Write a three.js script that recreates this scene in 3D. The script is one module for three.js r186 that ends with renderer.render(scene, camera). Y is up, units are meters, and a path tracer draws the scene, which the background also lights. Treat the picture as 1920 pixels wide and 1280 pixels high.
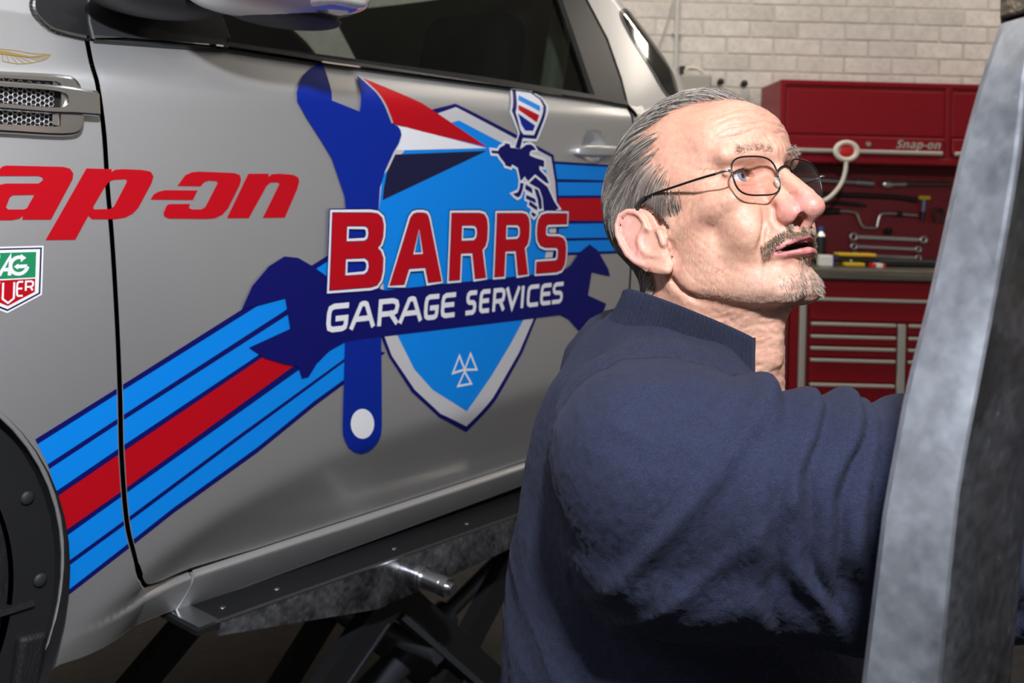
import * as THREE from 'three';
import { mergeGeometries, mergeVertices, toCreasedNormals } from 'three/addons/utils/BufferGeometryUtils.js';
import { RoundedBoxGeometry } from 'three/addons/geometries/RoundedBoxGeometry.js';
import { RectAreaLightUniformsLib } from 'three/addons/lights/RectAreaLightUniformsLib.js';
import { edgeTable, triTable } from 'three/addons/objects/MarchingCubes.js';
import { FontLoader } from 'three/addons/loaders/FontLoader.js';
import { createNoise3D, createNoise2D } from 'simplex-noise';

// ---------------------------------------------------------------- camera, light, exposure
const scene = new THREE.Scene();
scene.background = new THREE.Color(0x000000);
const EYE = 1.41;
const camera = new THREE.PerspectiveCamera(2 * Math.atan(640 / 1758) * 180 / Math.PI, 1.5, 0.02, 40);
camera.position.set(0, EYE, 0);
camera.rotation.z = 0.026;
camera.setViewOffset(1920, 1280, 0, 271, 1920, 1280);
camera.focus = 0.86;
camera.userData.fStop = 9;
scene.add(camera);
const renderer = new THREE.WebGLRenderer({ antialias: true });
renderer.toneMapping = THREE.LinearToneMapping;
renderer.toneMappingExposure = 1.2;
renderer.shadowMap.enabled = true;
RectAreaLightUniformsLib.init();

// the photographer's flash, held a little above and to the right of the lens
const flash = new THREE.PointLight(0xf6f8ff, 11, 0, 2);
flash.position.set(0.08, EYE + 0.78, 0.22);
flash.castShadow = true;
flash.shadow.radius = 2.5;
flash.shadow.mapSize.set(2048, 2048);
scene.add(flash);

// ---------------------------------------------------------------- helpers
function rng(seed) { let a = seed | 0; return () => { a = (a + 0x6d2b79f5) | 0; let t = Math.imul(a ^ (a >>> 15), 1 | a); t = (t + Math.imul(t ^ (t >>> 7), 61 | t)) ^ t; return ((t ^ (t >>> 14)) >>> 0) / 4294967296; }; }
const noise3 = createNoise3D(rng(11)), noise2 = createNoise2D(rng(12));
const fbm2 = (x, y, o = 4) => { let s = 0, a = 0.5; for (let i = 0; i < o; i++) { s += a * noise2(x, y); x = x * 2.03 + 3.1; y = y * 2.03 - 1.7; a *= 0.5; } return s; };
const V = (x, y, z) => new THREE.Vector3(x, y, z);
const lerp = (a, b, k) => a + (b - a) * k, clamp = (x, a, b) => Math.min(b, Math.max(a, x));
const smooth = (a, b, x) => { const k = clamp((x - a) / (b - a), 0, 1); return k * k * (3 - 2 * k); };
const taken = {};
function numbered(name) { const n = taken[name] = (taken[name] ?? -1) + 1; return n ? name + '_' + String(n).padStart(3, '0') : name; }
function tag(o, label, category, group) { o.userData.label = label; o.userData.category = category; if (group) o.userData.group = group; return o; }
function thing(name, label, category, pos = [0, 0, 0], turn = 0, group) {
  const o = new THREE.Group(); o.name = numbered(name); o.position.set(...pos); o.rotation.y = turn; scene.add(o);
  return tag(o, label, category, group);
}
function part(name, geo, m, parent, label) {
  const g = Array.isArray(geo) ? merge(geo) : geo;
  const o = new THREE.Mesh(g, m); o.name = name; o.castShadow = o.receiveShadow = true; parent.add(o);
  if (label) o.userData.label = label;
  return o;
}
function struct(name, geo, m) { const o = part(name, geo, m, scene); o.userData.kind = 'structure'; return o; }
function merge(list) {
  const clean = list.map((g) => { const h = g.index ? g.toNonIndexed() : g; for (const k of Object.keys(h.attributes)) if (!['position', 'normal', 'uv'].includes(k)) h.deleteAttribute(k);
    if (!h.attributes.normal) h.computeVertexNormals(); if (!h.attributes.uv) h.setAttribute('uv', new THREE.BufferAttribute(new Float32Array(h.attributes.position.count * 2), 2)); return h; });
  return clean.length === 1 ? clean[0] : mergeGeometries(clean);
}
const box = (w, h, d, x = 0, y = 0, z = 0, r = 0) => (r ? new RoundedBoxGeometry(w, h, d, 2, r) : new THREE.BoxGeometry(w, h, d)).translate(x, y, z);
const cyl = (r0, r1, h, x = 0, y = 0, z = 0, seg = 20) => new THREE.CylinderGeometry(r0, r1, h, seg).translate(x, y, z);
function tube(pts, r, seg = 24, rad = 8, closed = false) { return new THREE.TubeGeometry(new THREE.CatmullRomCurve3(pts.map((p) => p.isVector3 ? p : V(...p)), closed, 'centripetal'), seg, r, rad, closed); }
function rod(a, b, r, rad = 12) { const A = V(...a), B = V(...b), d = B.clone().sub(A), g = new THREE.CylinderGeometry(r, r, d.length(), rad); g.applyQuaternion(new THREE.Quaternion().setFromUnitVectors(V(0, 1, 0), d.clone().normalize())); return g.translate((A.x + B.x) / 2, (A.y + B.y) / 2, (A.z + B.z) / 2); }
function bar(a, b, w, h, up = V(0, 1, 0)) { // rectangular bar from a to b
  const A = V(...a), B = V(...b), d = B.clone().sub(A), len = d.length(); d.normalize();
  const side = d.clone().cross(up).normalize(), u = side.clone().cross(d).normalize();
  const m = new THREE.Matrix4().makeBasis(d, u, side); const g = new THREE.BoxGeometry(len, h, w); g.applyMatrix4(m);
  return g.translate((A.x + B.x) / 2, (A.y + B.y) / 2, (A.z + B.z) / 2);
}
function dataTex(n, fn, srgb = false, rep) { // fn(u,v) -> grey or [r,g,b] in 0..1
  const d = new Uint8Array(n * n * 4);
  for (let y = 0; y < n; y++) for (let x = 0; x < n; x++) { const c = fn(x / n, y / n), i = (y * n + x) * 4; const a = Array.isArray(c) ? c : [c, c, c]; for (let k = 0; k < 3; k++) d[i + k] = clamp(a[k], 0, 1) * 255; d[i + 3] = 255; }
  const t = new THREE.DataTexture(d, n, n); t.wrapS = t.wrapT = THREE.RepeatWrapping; t.magFilter = THREE.LinearFilter; t.minFilter = THREE.LinearMipmapLinearFilter; t.generateMipmaps = true;
  if (srgb) t.colorSpace = THREE.SRGBColorSpace; if (rep) t.repeat.set(rep, rep); t.needsUpdate = true; return t;
}
// tileable value noise
function tileNoise(seed, cells) { const r = rng(seed), g = Array.from({ length: cells * cells }, () => r()); return (u, v) => { const x = u * cells, y = v * cells, i = Math.floor(x), j = Math.floor(y), a = x - i, b = y - j, s = a * a * (3 - 2 * a), t = b * b * (3 - 2 * b), G = (p, q) => g[((q % cells + cells) % cells) * cells + ((p % cells + cells) % cells)]; return lerp(lerp(G(i, j), G(i + 1, j), s), lerp(G(i, j + 1), G(i + 1, j + 1), s), t); }; }
function tileFbm(seed, cells, oct) { const f = []; for (let i = 0; i < oct; i++) f.push(tileNoise(seed + i, cells << i)); return (u, v) => { let s = 0, a = 0.5, n = 0; for (const q of f) { s += a * q(u, v); n += a; a *= 0.5; } return s / n; }; }
const std = (color, roughness = 0.6, metalness = 0, more = {}) => new THREE.MeshStandardMaterial({ color, roughness, metalness, ...more });
const phy = (color, roughness = 0.5, metalness = 0, more = {}) => new THREE.MeshPhysicalMaterial({ color, roughness, metalness, ...more });
const lin = (r, g, b) => new THREE.Color().setRGB(r, g, b);
const grainTex = dataTex(256, tileFbm(5, 16, 4));
const dirtFbm = tileFbm(21, 6, 5);
const dirtTex = dataTex(512, (u, v) => { const n = dirtFbm(u, v), f = tileFine(u, v); return 0.72 + 0.5 * (n - 0.5) + 0.25 * (f - 0.5); }, true);
function tileFine(u, v) { return (tileFine.f ??= tileFbm(77, 64, 2))(u, v); }

// ---------------------------------------------------------------- the workshop
const WZ = -4.65; // back wall
const wallPaint = dataTex(512, (u, v) => { const n = dirtFbm(u, v), f = tileFine(u, v); const k = 0.88 + 0.16 * (n - 0.5) + 0.1 * (f - 0.5); return [k, k * 0.985, k * 0.96]; }, true);
const brickMats = [0.78, 0.82, 0.75, 0.80].map((k) => std(lin(k, k * 0.985, k * 0.965), 0.8, 0, { map: wallPaint, bumpMap: grainTex, bumpScale: 0.0012 }));
const mortar = std(lin(0.68, 0.655, 0.62), 0.9, 0, { map: wallPaint, bumpMap: grainTex, bumpScale: 0.002 });
const plaster = std(lin(0.5, 0.495, 0.48), 0.9, 0, { map: wallPaint }), concrete = std(lin(0.05, 0.046, 0.041), 0.7, 0, { map: dirtTex, bumpMap: grainTex, bumpScale: 0.002 });
const slab = (w, h, d, x, y, z, k = 0.7) => { const g = box(w, h, d, x, y, z), p = g.attributes.position, n = g.attributes.normal, u = g.attributes.uv; for (let i = 0; i < p.count; i++) { const ax = Math.abs(n.getX(i)) > 0.5, ay = Math.abs(n.getY(i)) > 0.5; u.setXY(i, (ax ? p.getZ(i) : p.getX(i)) * k, (ay ? p.getZ(i) : p.getY(i)) * k); } return g; };
const RX0 = -4.2, RX1 = 3.6, RZ1 = 3.2, RH = 3.4;
struct('floor', slab(RX1 - RX0 + 0.4, 0.2, RZ1 - WZ + 0.4, (RX0 + RX1) / 2, -0.1, (RZ1 + WZ) / 2), concrete);
struct('ceiling', slab(RX1 - RX0 + 0.4, 0.2, RZ1 - WZ + 0.4, (RX0 + RX1) / 2, RH + 0.1, (RZ1 + WZ) / 2), plaster);
struct('wall_left', slab(0.2, RH, RZ1 - WZ, RX0 - 0.1, RH / 2, (RZ1 + WZ) / 2), plaster);
struct('wall_right', slab(0.2, RH, RZ1 - WZ, RX1 + 0.1, RH / 2, (RZ1 + WZ) / 2), plaster);
struct('wall_front', slab(RX1 - RX0 + 0.4, RH, 0.2, (RX0 + RX1) / 2, RH / 2, RZ1 + 0.1), plaster);
const backWall = struct('wall_back', slab(RX1 - RX0 + 0.4, RH, 0.2, (RX0 + RX1) / 2, RH / 2, WZ - 0.1), mortar);
{ // painted bricks in stretcher bond, one by one where the camera can tell them apart
  const bw = 0.235, bh = 0.083, r = rng(5), geos = [];
  for (let v = 0; v < 6; v++) { const g = new RoundedBoxGeometry(bw - 0.009 - 0.002 * (v % 3), bh - 0.008 - 0.0015 * (v % 2), 0.02, 1, 0.004); const u = g.attributes.uv, p = g.attributes.position; for (let i = 0; i < u.count; i++) u.setXY(i, p.getX(i) * 0.9 + v * 0.17, p.getY(i) * 0.9 + v * 0.31); geos.push(g); }
  for (let row = 0; row < 19; row++) for (let c = 0; c < 15; c++) {
    const x = -0.25 + c * bw + (row % 2) * bw / 2 + (r() - 0.5) * 0.003, y = 1.19 + row * bh + (r() - 0.5) * 0.002;
    const b = part('brick', geos[Math.floor(r() * 6)], brickMats[Math.floor(r() * 4)], backWall); b.position.set(x, y, WZ - 0.0076 + r() * 0.0024); b.rotation.z = (r() - 0.5) * 0.006;
  }
}
// ceiling panel lights: body, diffuser, and the light each gives
function panelLight(x, z, turn, len, power, label, wide = 0.26, color = 0xfff3e4) {
  const t = thing('ceiling_light', label, 'light', [x, RH - 0.03, z], turn, 'ceiling panel lights');
  part('fitting', box(len + 0.06, 0.05, wide + 0.04, 0, 0.0, 0, 0.01), std(lin(0.7, 0.7, 0.68), 0.5), t);
  part('diffuser', box(len, 0.02, wide, 0, -0.035, 0, 0.006), std(lin(0.9, 0.9, 0.88), 0.4, 0, { emissive: new THREE.Color(color), emissiveIntensity: 3 }), t);
  const l = new THREE.RectAreaLight(color, power, len, wide); l.position.set(0, -0.05, 0); l.rotation.x = -Math.PI / 2; t.add(l);
}
panelLight(2.75, -3.95, 0.2, 1.3, 26, 'panel light on the ceiling over the red tool chest', 0.1);
panelLight(0.5, -3.5, 0, 1.6, 17, 'panel light on the ceiling over the brick wall');
panelLight(-1.8, -3.3, 0, 1.6, 14, 'panel light on the ceiling behind the car');
panelLight(1.2, 1.4, 0, 1.6, 8, 'panel light on the ceiling behind the photographer, to the right', 0.26, 0xf0f4ff);
panelLight(-1.8, 1.4, 0, 1.6, 8, 'panel light on the ceiling behind the photographer, to the left', 0.26, 0xf0f4ff);

// ---------------------------------------------------------------- materials
const M = {
  silver: phy(lin(0.70, 0.70, 0.70), 0.46, 0.85, { clearcoat: 0.6, clearcoatRoughness: 0.16 }),
  blackTrim: phy(lin(0.012, 0.012, 0.013), 0.35, 0, { clearcoat: 0.2 }),
  blackPlastic: std(lin(0.018, 0.019, 0.022), 0.55, 0, { bumpMap: grainTex, bumpScale: 0.0004 }),
  rubber: std(lin(0.012, 0.012, 0.012), 0.8),
  liner: std(lin(0.007, 0.0073, 0.008), 0.6, 0, { bumpMap: grainTex, bumpScale: 0.001 }),
  chrome: std(lin(0.9, 0.9, 0.89), 0.14, 1),
  dullChrome: std(lin(0.82, 0.81, 0.78), 0.2, 1),
  tint: phy(lin(0.30, 0.36, 0.34), 0.02, 0, { transmission: 1, thickness: 0, ior: 1.5 }),
  darkGlass: phy(lin(0.02, 0.022, 0.022), 0.03, 0, { clearcoat: 1 }),
  cabin: std(lin(0.02, 0.02, 0.021), 0.9),
  seat: std(lin(0.016, 0.016, 0.018), 0.85),
  beige: std(lin(0.50, 0.49, 0.36), 0.8),
  lampLens: phy(lin(0.8, 0.79, 0.76), 0.12, 0.5, { clearcoat: 1 }),
  vRed: phy(lin(0.46, 0.003, 0.010), 0.45, 0, { specularIntensity: 0.35 }),
  vBlue: phy(lin(0.003, 0.23, 0.76), 0.45, 0, { specularIntensity: 0.35 }),
  vMid: phy(lin(0.003, 0.02, 0.27), 0.45, 0, { specularIntensity: 0.35 }),
  vNavy: phy(lin(0.005, 0.006, 0.115), 0.45, 0, { specularIntensity: 0.35 }),
  vInk: phy(lin(0.012, 0.012, 0.045), 0.45, 0, { specularIntensity: 0.35 }),
  vWhite: phy(lin(0.78, 0.78, 0.8), 0.45, 0, { specularIntensity: 0.35 }),
  vGrey: phy(lin(0.42, 0.42, 0.43), 0.4, 0.2),
  vSilver: phy(lin(0.70, 0.69, 0.71), 0.35, 0.25),
  vGreen: phy(lin(0.012, 0.25, 0.1), 0.4, 0, { clearcoat: 0.4 }),
  gold: std(lin(0.38, 0.25, 0.06), 0.4, 0.4),
};
// ---------------------------------------------------------------- the car
const YB = 0.58, CAR_W = 1.68;
const softplus = (x, e) => e * Math.log1p(Math.exp(Math.min(x / e, 60))) + (x / e > 60 ? x - 60 * e : 0);
const tCrease = (s) => 1.5445 + 0.0465 * s, tLow = (s) => 1.012 - 0.165 * Math.exp(-Math.max(s, -0.2) / 0.24);
const tBelt = (s) => 1.62 + 0.005 * s, sRear = (t) => 1.54 - 1.2 * Math.max(0, t - 1.75), R_REAR = 0.28;
function bodyLow(s, t) { // outward distance of the body side at station s (rearward) and height t
  let w = -0.75 * softplus(t - tCrease(s), 0.007);
  if (t < 1.5) w -= 0.05 * (1.5 - t) ** 2;
  w -= (0.05 * smooth(0, 0.2, s) + 0.015) / Math.max(0.06, tLow(s) - 0.845) * softplus(tLow(s) - t, 0.008);
  if (s < -0.25) w -= 0.35 * (s + 0.25) ** 2;
  return w - 0.012 * Math.max(0, s - 0.5) ** 2;
}
function body(s, t) {
  const b = tBelt(s); let w = bodyLow(s, Math.min(t, b));
  if (t > b) w -= 0.36 * (t - b);
  let x = s - sRear(t); if (x > 0) { x = Math.min(x, 0.97 * R_REAR); w -= R_REAR - Math.sqrt(R_REAR * R_REAR - x * x); }
  // handle bowl
  const hx = (s - 1.115) / 0.052, hy = (t - 1.523) / 0.036, h = hx * hx + hy * hy; if (h < 1) w -= 0.024 * (1 - h) ** 1.3;
  return w;
}
function sill(s, t) { // rocker moulding: proud rounded lip, rolling under
  const k = clamp((0.848 - 0.012 * s - t) / 0.072, 0, 1);
  return bodyLow(s, 0.85) - 0.004 + 0.011 * Math.sin(Math.min(1, k * 7) * Math.PI / 2) - 0.046 * k ** 1.25 - (s < -0.25 ? 0.1 * (s + 0.25) ** 2 : 0);
}
function rings(list) { return list.map((r) => { const o = []; for (let i = 0; i < r.length; i += 2) o.push(new THREE.Vector2(r[i], r[i + 1])); return o; }); }
function curve2(pts, n, closed = false) { const c = new THREE.CatmullRomCurve3(pts.map(([x, y]) => V(x, y, 0)), closed, 'centripetal'); return c.getPoints(n).map((p) => [p.x, p.y]); }
const flat = (pts) => pts.flat();
function mapTris(tri, surf, off, maxEdge) { // tri: flat list of [s,t]; conforming subdivision, then draped over the surface
  const out = [], st = [];
  for (let i = 0; i < tri.length; i += 3) st.push([tri[i], tri[i + 1], tri[i + 2]]);
  const m2 = maxEdge * maxEdge, d2 = (a, b) => (a[0] - b[0]) ** 2 + (a[1] - b[1]) ** 2, mid = (a, b) => [(a[0] + b[0]) / 2, (a[1] + b[1]) / 2];
  while (st.length) {
    const [a, b, c] = st.pop(), x = d2(a, b) > m2, y = d2(b, c) > m2, z = d2(c, a) > m2, n = x + y + z;
    if (!n) { out.push(a, b, c); continue; }
    const ab = x && mid(a, b), bc = y && mid(b, c), ca = z && mid(c, a);
    if (n === 3) st.push([a, ab, ca], [ab, b, bc], [ca, bc, c], [ab, bc, ca]);
    else if (n === 2) { if (!z) st.push([b, bc, ab], [a, ab, bc], [a, bc, c]); else if (!x) st.push([c, ca, bc], [b, bc, ca], [b, ca, a]); else st.push([a, ab, ca], [c, ca, ab], [c, ab, b]); }
    else if (x) st.push([a, ab, c], [ab, b, c]); else if (y) st.push([b, bc, a], [bc, c, a]); else st.push([c, ca, b], [ca, a, b]);
  }
  const P = new Float32Array(out.length * 3), N = new Float32Array(out.length * 3), U = new Float32Array(out.length * 2), e = 0.0015;
  out.forEach(([s, t], i) => {
    const w = surf(s, t), ws = (surf(s + e, t) - surf(s - e, t)) / (2 * e), wt = (surf(s, t + e) - surf(s, t - e)) / (2 * e), l = Math.hypot(ws, wt, 1);
    P.set([s - off * ws / l, t - YB - off * wt / l, w + off / l], i * 3); N.set([-ws / l, -wt / l, 1 / l], i * 3); U.set([s, t], i * 2);
  });
  const g = new THREE.BufferGeometry(); g.setAttribute('position', new THREE.BufferAttribute(P, 3)); g.setAttribute('normal', new THREE.BufferAttribute(N, 3)); g.setAttribute('uv', new THREE.BufferAttribute(U, 2));
  return g;
}
function triangulate(ringList) {
  const [outer, ...holes] = ringList.map((r) => r.slice());
  if (THREE.ShapeUtils.isClockWise(outer)) outer.reverse(); for (const h of holes) if (!THREE.ShapeUtils.isClockWise(h)) h.reverse();
  const all = [outer, ...holes].flat(), out = [];
  for (const f of THREE.ShapeUtils.triangulateShape(outer, holes)) for (const i of f) out.push([all[i].x, all[i].y]);
  return out;
}
const drape = (list, off, surf = body, maxEdge = 0.014) => mapTris(triangulate(rings(list)), surf, off, maxEdge);
function panel(list, surf, depth = 0.018, off = 0, maxEdge = 0.016, round = 0.003) { // sheet with a rolled edge and a return flange
  const R = rings(list), parts = [mapTris(triangulate(R), surf, off, maxEdge)];
  for (const ring of R) {
    const ccw = !THREE.ShapeUtils.isClockWise(ring), P = [], N = [], U = [], pts = [];
    for (let i = 0; i < ring.length; i++) { const a = ring[i], b = ring[(i + 1) % ring.length], n = Math.max(1, Math.ceil(a.distanceTo(b) / maxEdge)); for (let k = 0; k < n; k++) pts.push([lerp(a.x, b.x, k / n), lerp(a.y, b.y, k / n)]); }
    const n = pts.length;
    for (let i = 0; i < n; i++) {
      const p = pts[i], q = pts[(i + 1) % n], dx = q[0] - p[0], dy = q[1] - p[1], l = Math.hypot(dx, dy) || 1, nx = (ccw ? 1 : -1) * dy / l, ny = (ccw ? -1 : 1) * dx / l;
      const prof = [[0, 0], [round * 0.6, -round * 0.25], [round, -round], [round, -depth]];
      for (let k = 0; k < 3; k++) {
        const [o0, z0] = prof[k], [o1, z1] = prof[k + 1];
        const v = [[p, o0, z0], [q, o0, z0], [q, o1, z1], [p, o0, z0], [q, o1, z1], [p, o1, z1]];
        for (const [c, o, z] of v) { P.push(c[0] + nx * o, c[1] + ny * o - YB, surf(c[0], c[1]) + off + z); U.push(c[0], c[1]); const m = [0.3, 0.7, 1][k]; const L = Math.hypot(m, 1 - m + 1e-3); N.push(nx * m / L, ny * m / L, (1 - m) / L); }
      }
    }
    const g = new THREE.BufferGeometry(); g.setAttribute('position', new THREE.Float32BufferAttribute(P, 3)); g.setAttribute('normal', new THREE.Float32BufferAttribute(N, 3)); g.setAttribute('uv', new THREE.Float32BufferAttribute(U, 2)); parts.push(g);
  }
  return merge(parts);
}
function strokeTris(lines, width) { // polylines thickened into flat shapes with mitred joints; each line = flat array, optional closed flag
  const out = [], h = width / 2;
  for (const L of lines) {
    const closed = L.closed, p = []; for (let i = 0; i < L.length; i += 2) p.push([L[i], L[i + 1]]);
    const n = p.length, l = [], r = [], cap = L.cap ?? 0;
    for (let i = 0; i < n; i++) {
      const a = p[closed ? (i + n - 1) % n : Math.max(0, i - 1)], b = p[i], c = p[closed ? (i + 1) % n : Math.min(n - 1, i + 1)];
      const d1 = [b[0] - a[0], b[1] - a[1]], d2 = [c[0] - b[0], c[1] - b[1]], l1 = Math.hypot(...d1) || 1, l2 = Math.hypot(...d2) || 1;
      let u1 = [d1[0] / l1, d1[1] / l1], u2 = [d2[0] / l2, d2[1] / l2]; if (i === 0 && !closed) u1 = u2; if (i === n - 1 && !closed) u2 = u1;
      let m = [-(u1[1] + u2[1]), u1[0] + u2[0]]; const ml = Math.hypot(...m) || 1; m = [m[0] / ml, m[1] / ml];
      const k = h / Math.max(0.45, m[0] * -u1[1] + m[1] * u1[0]);
      let q = b; if (!closed && cap) { if (i === 0) q = [b[0] - u2[0] * cap * h, b[1] - u2[1] * cap * h]; if (i === n - 1) q = [b[0] + u1[0] * cap * h, b[1] + u1[1] * cap * h]; }
      l.push([q[0] + m[0] * k, q[1] + m[1] * k]); r.push([q[0] - m[0] * k, q[1] - m[1] * k]);
    }
    for (let i = 0; i < (closed ? n : n - 1); i++) { const j = (i + 1) % n; out.push(r[i], r[j], l[j], r[i], l[j], l[i]); }
  }
  return out;
}
const strokes = (lines, width, off, surf = body) => mapTris(strokeTris(lines, width), surf, off, 0.014);

const car = thing('car', 'silver hatchback with blue and red racing stripes and wrench-and-shield livery, raised on the lift', 'car', [-0.5101, YB, -1.18], (90 - 38.3) * Math.PI / 180);
const archC = [-0.34, 0.93], archR = 0.305;
const gapLine = [[-0.011, 1.596], [-0.0165, 1.56], [-0.0155, 1.541], [-0.0056, 1.476], [0.0009, 1.41], [0.0092, 1.342], [0.02, 1.235], [0.0286, 1.1355], [0.0345, 1.0585], [0.0475, 0.9665], [0.058, 0.93], [0.0695, 0.896], [0.082, 0.876], [0.1, 0.862], [0.13, 0.853]];
const gapCurve = curve2(gapLine, 60);
const arch = []; for (let i = 0; i <= 40; i++) { const a = (-24 + i * (180 + 24 + 24) / 40) * Math.PI / 180; arch.push([archC[0] + archR * Math.cos(a), archC[1] + archR * Math.sin(a)]); }
const G = 0.0034; // half width of the shut lines
function fenderSurf(s, t) { return lerp(body(s, t), sill(s, t), smooth(-0.05, 0.19, s) * smooth(0.874, 0.842, t)); }
const fenderRing = [[-0.95, 1.52], [-0.6, 1.59], [-0.3, 1.64], [-0.15, 1.7], [0.01, 1.74], [0.003, 1.695], [-0.03, 1.674], [-0.065, 1.643], [-0.0695, 1.624], [-0.058, 1.604], [-0.03, 1.599], ...gapCurve.map(([x, y]) => [x - G * (y > 0.89 ? 1 : 0.4), y - (y > 0.91 ? 0 : G)]), [0.186, 0.845], [0.1895, 0.825], [0.182, 0.784], [0.09, 0.797], [-0.0, 0.806], [-0.03, 0.811], ...arch, [-0.75, 0.8], [-0.95, 0.82], [-1.02, 1.2]];
part('front_fender', panel([flat(fenderRing)], fenderSurf, 0.003, 0, 0.009, 0.0015), M.silver, car);
const doorRing = [...gapCurve.map(([x, y]) => [x + G * (y > 0.89 ? 1 : 0.4), y + (y > 0.91 ? 0 : G)]), [0.3, 0.848], [0.9, 0.8405], [1.22, 0.841], [1.272, 0.865], [1.285, 0.94], [1.29, 1.3], [1.276, 1.627], [1.1, 1.627], [0.8, 1.6235], [0.4, 1.6145], [0.18, 1.6145], [0.05, 1.606]];
const door = part('door', panel([flat(doorRing)], body), M.silver, car);
const sillRing = []; for (let i = 0; i <= 30; i++) sillRing.push([0.193 + i * 0.046, 0.8445 - 0.0165 * i / 30]); for (let i = 30; i >= 0; i--) sillRing.push([0.188 + i * 0.046, 0.778]);
part('rocker_panel', panel([flat(sillRing)], sill, 0.03, 0, 0.007), M.silver, car);
const quarterRing = [[1.284, 1.627], [1.298, 1.3], [1.293, 0.94], [1.28, 0.88], [1.3, 0.8], [1.8, 0.82], [1.8, 1.5], [1.8, 1.7], [1.72, 1.755], [1.6, 1.86], [1.5, 1.93], [1.38, 2.0], [1.18, 2.03], [1.205, 1.93], [1.2405, 1.8855], [1.262, 1.83], [1.281, 1.743], [1.294, 1.66]];
part('rear_quarter_panel', panel([flat(quarterRing)], body, 0.02, 0, 0.02), M.silver, car);
part('pillar_flange', panel([[1.2285, 1.8795, 1.272, 1.7885, 1.283, 1.6927, 1.279, 1.634, 1.3, 1.608, 1.312, 1.612, 1.309, 1.629, 1.2928, 1.7431, 1.274, 1.8428, 1.2609, 1.8855, 1.21, 2.0, 1.185, 2.0]], body, 0.012, 0.007, 0.014, 0.004), M.silver, car, 'pale silver edge behind the black pillar');
part('quarter_window', panel([flat(curve2([[1.389, 1.868], [1.43, 1.882], [1.482, 1.874], [1.528, 1.806], [1.564, 1.727], [1.55, 1.69], [1.507, 1.6835], [1.4507, 1.7601], [1.4, 1.83]], 50, true))], body, 0.01, 0.003, 0.014, 0.004), M.darkGlass, car, 'glossy dark quarter window');
part('quarter_window_seal', strokes([Object.assign(flat(curve2([[1.383, 1.87], [1.43, 1.888], [1.487, 1.878], [1.534, 1.807], [1.57, 1.726], [1.555, 1.685], [1.503, 1.678], [1.4447, 1.7581], [1.393, 1.83]], 50, true).slice(0, -1)), { closed: true })], 0.012, 0.0015), M.blackTrim, car);
part('tailgate_strip', strokes([flat(curve2([[1.46, 1.905], [1.53, 1.86], [1.6, 1.78], [1.64, 1.71]], 20))], 0.008, 0.004), M.silver, car);
// glasshouse
const glassRing = [[0.06, 1.655], [0.18, 1.628], [0.4, 1.6295], [0.8, 1.637], [1.05, 1.6385], [1.15, 1.64], [1.1438, 1.689], [1.1367, 1.762], [1.124, 1.86], [1.1, 2.0], [0.62, 2.02], [0.45, 1.98]];
part('door_window', drape([flat(glassRing)], -0.004, body, 0.05), M.tint, car, 'tinted window glass');
const mould = []; { const top = [[0.18, 1.6215], [0.376, 1.627], [0.78, 1.637], [1.049, 1.639], [1.16, 1.6395], [1.277, 1.64]], bot = [[1.277, 1.6285], [1.152, 1.63], [0.852, 1.6235], [0.369, 1.6135], [0.18, 1.6135]]; mould.push(...flat(top), ...flat(bot)); }
part('belt_moulding', panel([mould], body, 0.012, 0.0075, 0.02, 0.003), M.blackTrim, car);
part('pillar_trim', panel([[1.147, 1.641, 1.141, 1.69, 1.134, 1.762, 1.1215, 1.86, 1.095, 2.0, 1.19, 2.0, 1.2295, 1.878, 1.272, 1.787, 1.283, 1.692, 1.278, 1.641]], body, 0.012, 0.0045, 0.02, 0.003), M.blackTrim, car);
part('window_seal', strokes([[1.135, 1.641, 1.13, 1.69, 1.123, 1.762, 1.111, 1.86, 1.085, 2.0]], 0.014, 0.003), M.rubber, car);
// mirror sail: black triangle ahead of and behind the shut line
part('mirror_sail', panel([flat([...curve2([[-0.0085, 1.597], [-0.03, 1.5985], [-0.0557, 1.604], [-0.0675, 1.626], [-0.064, 1.641], [-0.03, 1.67], [0.004, 1.69]], 24), [0.0, 1.65]])], body, 0.012, 0.006, 0.014, 0.005), M.blackTrim, car);
part('mirror_base', panel([[-0.0045, 1.597, 0.003, 1.655, 0.02, 1.72, 0.1, 1.72, 0.2, 1.66, 0.205, 1.63, 0.19, 1.6125, 0.1, 1.605]], body, 0.012, 0.009, 0.014, 0.004), M.blackPlastic, car);
// roof and windscreen, far side, tail
const loft = (rows) => { const n = rows[0].length, P = [], I = []; rows.forEach((r) => r.forEach((p) => P.push(p[0], p[1] - YB, p[2]))); for (let j = 0; j < rows.length - 1; j++) for (let i = 0; i < n - 1; i++) { const a = j * n + i; I.push(a, a + 1, a + n, a + 1, a + n + 1, a + n); } const g = new THREE.BufferGeometry(); g.setAttribute('position', new THREE.Float32BufferAttribute(P, 3)); g.setIndex(I); g.computeVertexNormals(); return g; };
const roofRows = []; for (let i = 0; i <= 14; i++) { const s = 0.42 + i * 0.075, row = []; for (let j = 0; j <= 16; j++) { const k = j / 16, e = 4 * k * (1 - k), z = lerp(-0.158, -CAR_W + 0.158, k); row.push([s, 1.99 + 0.085 * Math.pow(e, 0.4) * (1 - 0.3 * ((i - 8) / 8) ** 2) + 0.02 * Math.sin(Math.PI * i / 14), z]); } roofRows.push(row); }
part('roof', loft(roofRows), M.silver, car);
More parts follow.
